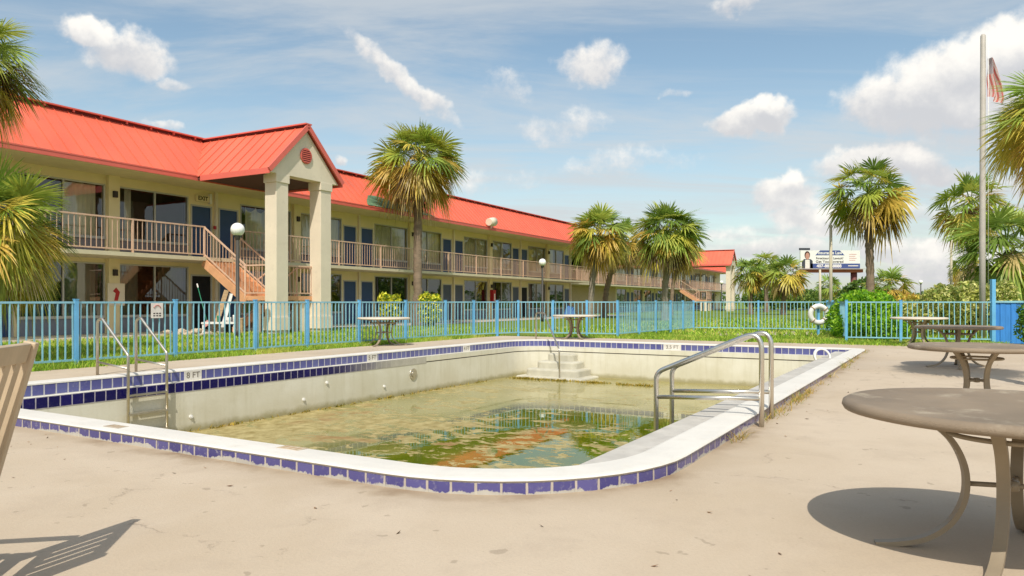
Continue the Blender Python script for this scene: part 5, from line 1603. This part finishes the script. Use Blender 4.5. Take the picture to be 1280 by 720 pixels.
# ------------------------------------------------------------------ clutter under the stairs
def rock(mb, c, s_, r_):
    bm_ = bmesh.new(); bmesh.ops.create_icosphere(bm_, subdivisions=1, radius=1)
    base = len(mb.v)
    for v in bm_.verts:
        k = 1 + r_.normal(0, .16); mb.v.append((c[0] + v.co.x * s_[0] * k, c[1] + v.co.y * s_[1] * k, c[2] + v.co.z * s_[2] * k))
    for f in bm_.faces: mb.face([base + v.index for v in f.verts])
    bm_.free()
rr = np.random.default_rng(3)
c = gp(238, 420, .1)
mb = MB()
for k in range(34):
    rock(mb, (c.x + rr.normal(0, .30), c.y + rr.normal(0, .22), .12 + abs(rr.normal(0, .09))), (rr.uniform(.05, .17), rr.uniform(.05, .16), rr.uniform(.04, .11)), rr)
tag(mb.build('rubble_pile', M['rubble'], origin=(c.x, c.y, .1)), 'pale heap of broken concrete rubble on the lawn left of the stairs', 'rubble')
cz = 25.4
c = px(276, cz, 418); c.z = .1
ct_ = thing('low_table', 'low white table holding scrap under the stairs', 'table', c)
mb = MB(); mb.box(c.x - .55, c.x + .62, c.y - .3, c.y + .3, .46, .52); mb.build('table_top', M['white'], ct_)
for a in (-.5, .56):
    for b in (-.25, .25):
        mb = MB(); mb.box(c.x + a - .025, c.x + a + .025, c.y + b - .025, c.y + b + .025, .1, .459); mb.build('leg', M['white'], ct_)
for (dx_, w_, h_, m_, nm, lb) in ((-.05, .12, .22, 'green_pl', 'plastic_tub', 'small green plastic tub on the low white table'), (.30, .16, .16, 'white', 'paint_can', 'white paint can on the low white table'), (.48, .10, .24, 'white', 'jug', 'white plastic jug at the right end of the low white table')):
    mb = MB(); mb.lathe([(.001, 0), (w_ * .45, 0), (w_ * .5, h_ * .85), (w_ * .46, h_), (w_ * .2, h_), (.001, h_ * .98)], (c.x + dx_, c.y - .05, .521), 14)
    tag(mb.build(nm, M[m_], origin=(c.x + dx_, c.y - .05, .521)), lb, nm.split('_')[-1])
mb = MB(); a = px(268, cz + .3, 412); mb.bar((a.x - .02, a.y, .15), (a.x + .35, a.y + .2, 1.62), .16, .03, (0, -1, 0)); 
tag(mb.build('leaning_board', M['wood'], origin=(a.x, a.y, .1)), 'brown wooden board leaning upright behind the low white table', 'board')
mb = MB(); a = px(272, cz + .35, 412); mb.bar((a.x + .1, a.y + .1, .15), (a.x + .38, a.y + .25, 1.5), .13, .03, (0, -1, 0)); 
tag(mb.build('leaning_board', M['white'], origin=(a.x, a.y, .1)), 'white board leaning beside the brown one behind the low table', 'board')
br = thing('broom', 'green handled broom leaning in the dark doorway beside the stairs', 'broom', px(258, cz + .4, 405))
a = px(259, cz + .3, 403); b = px(247.5, cz + .8, 359.5)
mb = MB(); mb.tube([a, b], .016, 6); mb.build('handle', M['green_pl'], br)
mb = MB(); mb.bar(b, b + (b - a).normalized() * .16, .035, .035); mb.build('grip', M['white'], br)
mb = MB(); mb.bar(a + Vector((-.10, 0, -.10)), a + Vector((.06, 0, .02)), .06, .16); mb.build('head', M['pink'], br)
for (x, dz_, s_, m_, lb, nm) in ((300, .0, (.28, .3, .55), 'wood', 'tan cardboard box standing right of the low white table', 'box'), (286, .0, (.16, .2, .30), 'black', 'black crate standing under the low white table', 'crate')):
    a = px(x, cz + .15, 418)
    mb = MB(); mb.box(a.x - s_[0] / 2, a.x + s_[0] / 2, a.y - s_[1] / 2, a.y + s_[1] / 2, .095, .095 + s_[2]); mb.box(a.x - s_[0] / 2 - .01, a.x + s_[0] / 2 + .01, a.y - s_[1] / 2 - .01, a.y + s_[1] / 2 + .01, .095 + s_[2] - .05, .10 + s_[2] + .005)
    tag(mb.build(nm, M[m_], origin=(a.x, a.y, .095), bevel=.01), lb, nm)
tp_ = px(712, 52, 392)
mb = MB(); mb.smooth = True
gi = []
for i in range(9):
    gi.append(mb.pts([(tp_.x - .45 + .9 * i / 8, tp_.y - .35 + .7 * j / 6, .1 + (.75 + .12 * math.sin(i * 1.7 + j)) * (1 - (abs(i - 4) / 4) ** 4 * .9) * (1 - (abs(j - 3) / 3) ** 4 * .95)) for j in range(7)]))
for i in range(8):
    for j in range(6): mb.face([gi[i][j], gi[i + 1][j], gi[i + 1][j + 1], gi[i][j + 1]])
tag(mb.build('tarpaulin', M['blue_cloth'], origin=(tp_.x, tp_.y, .1)), 'blue tarpaulin over a heap by the far end of the long motel', 'tarpaulin')
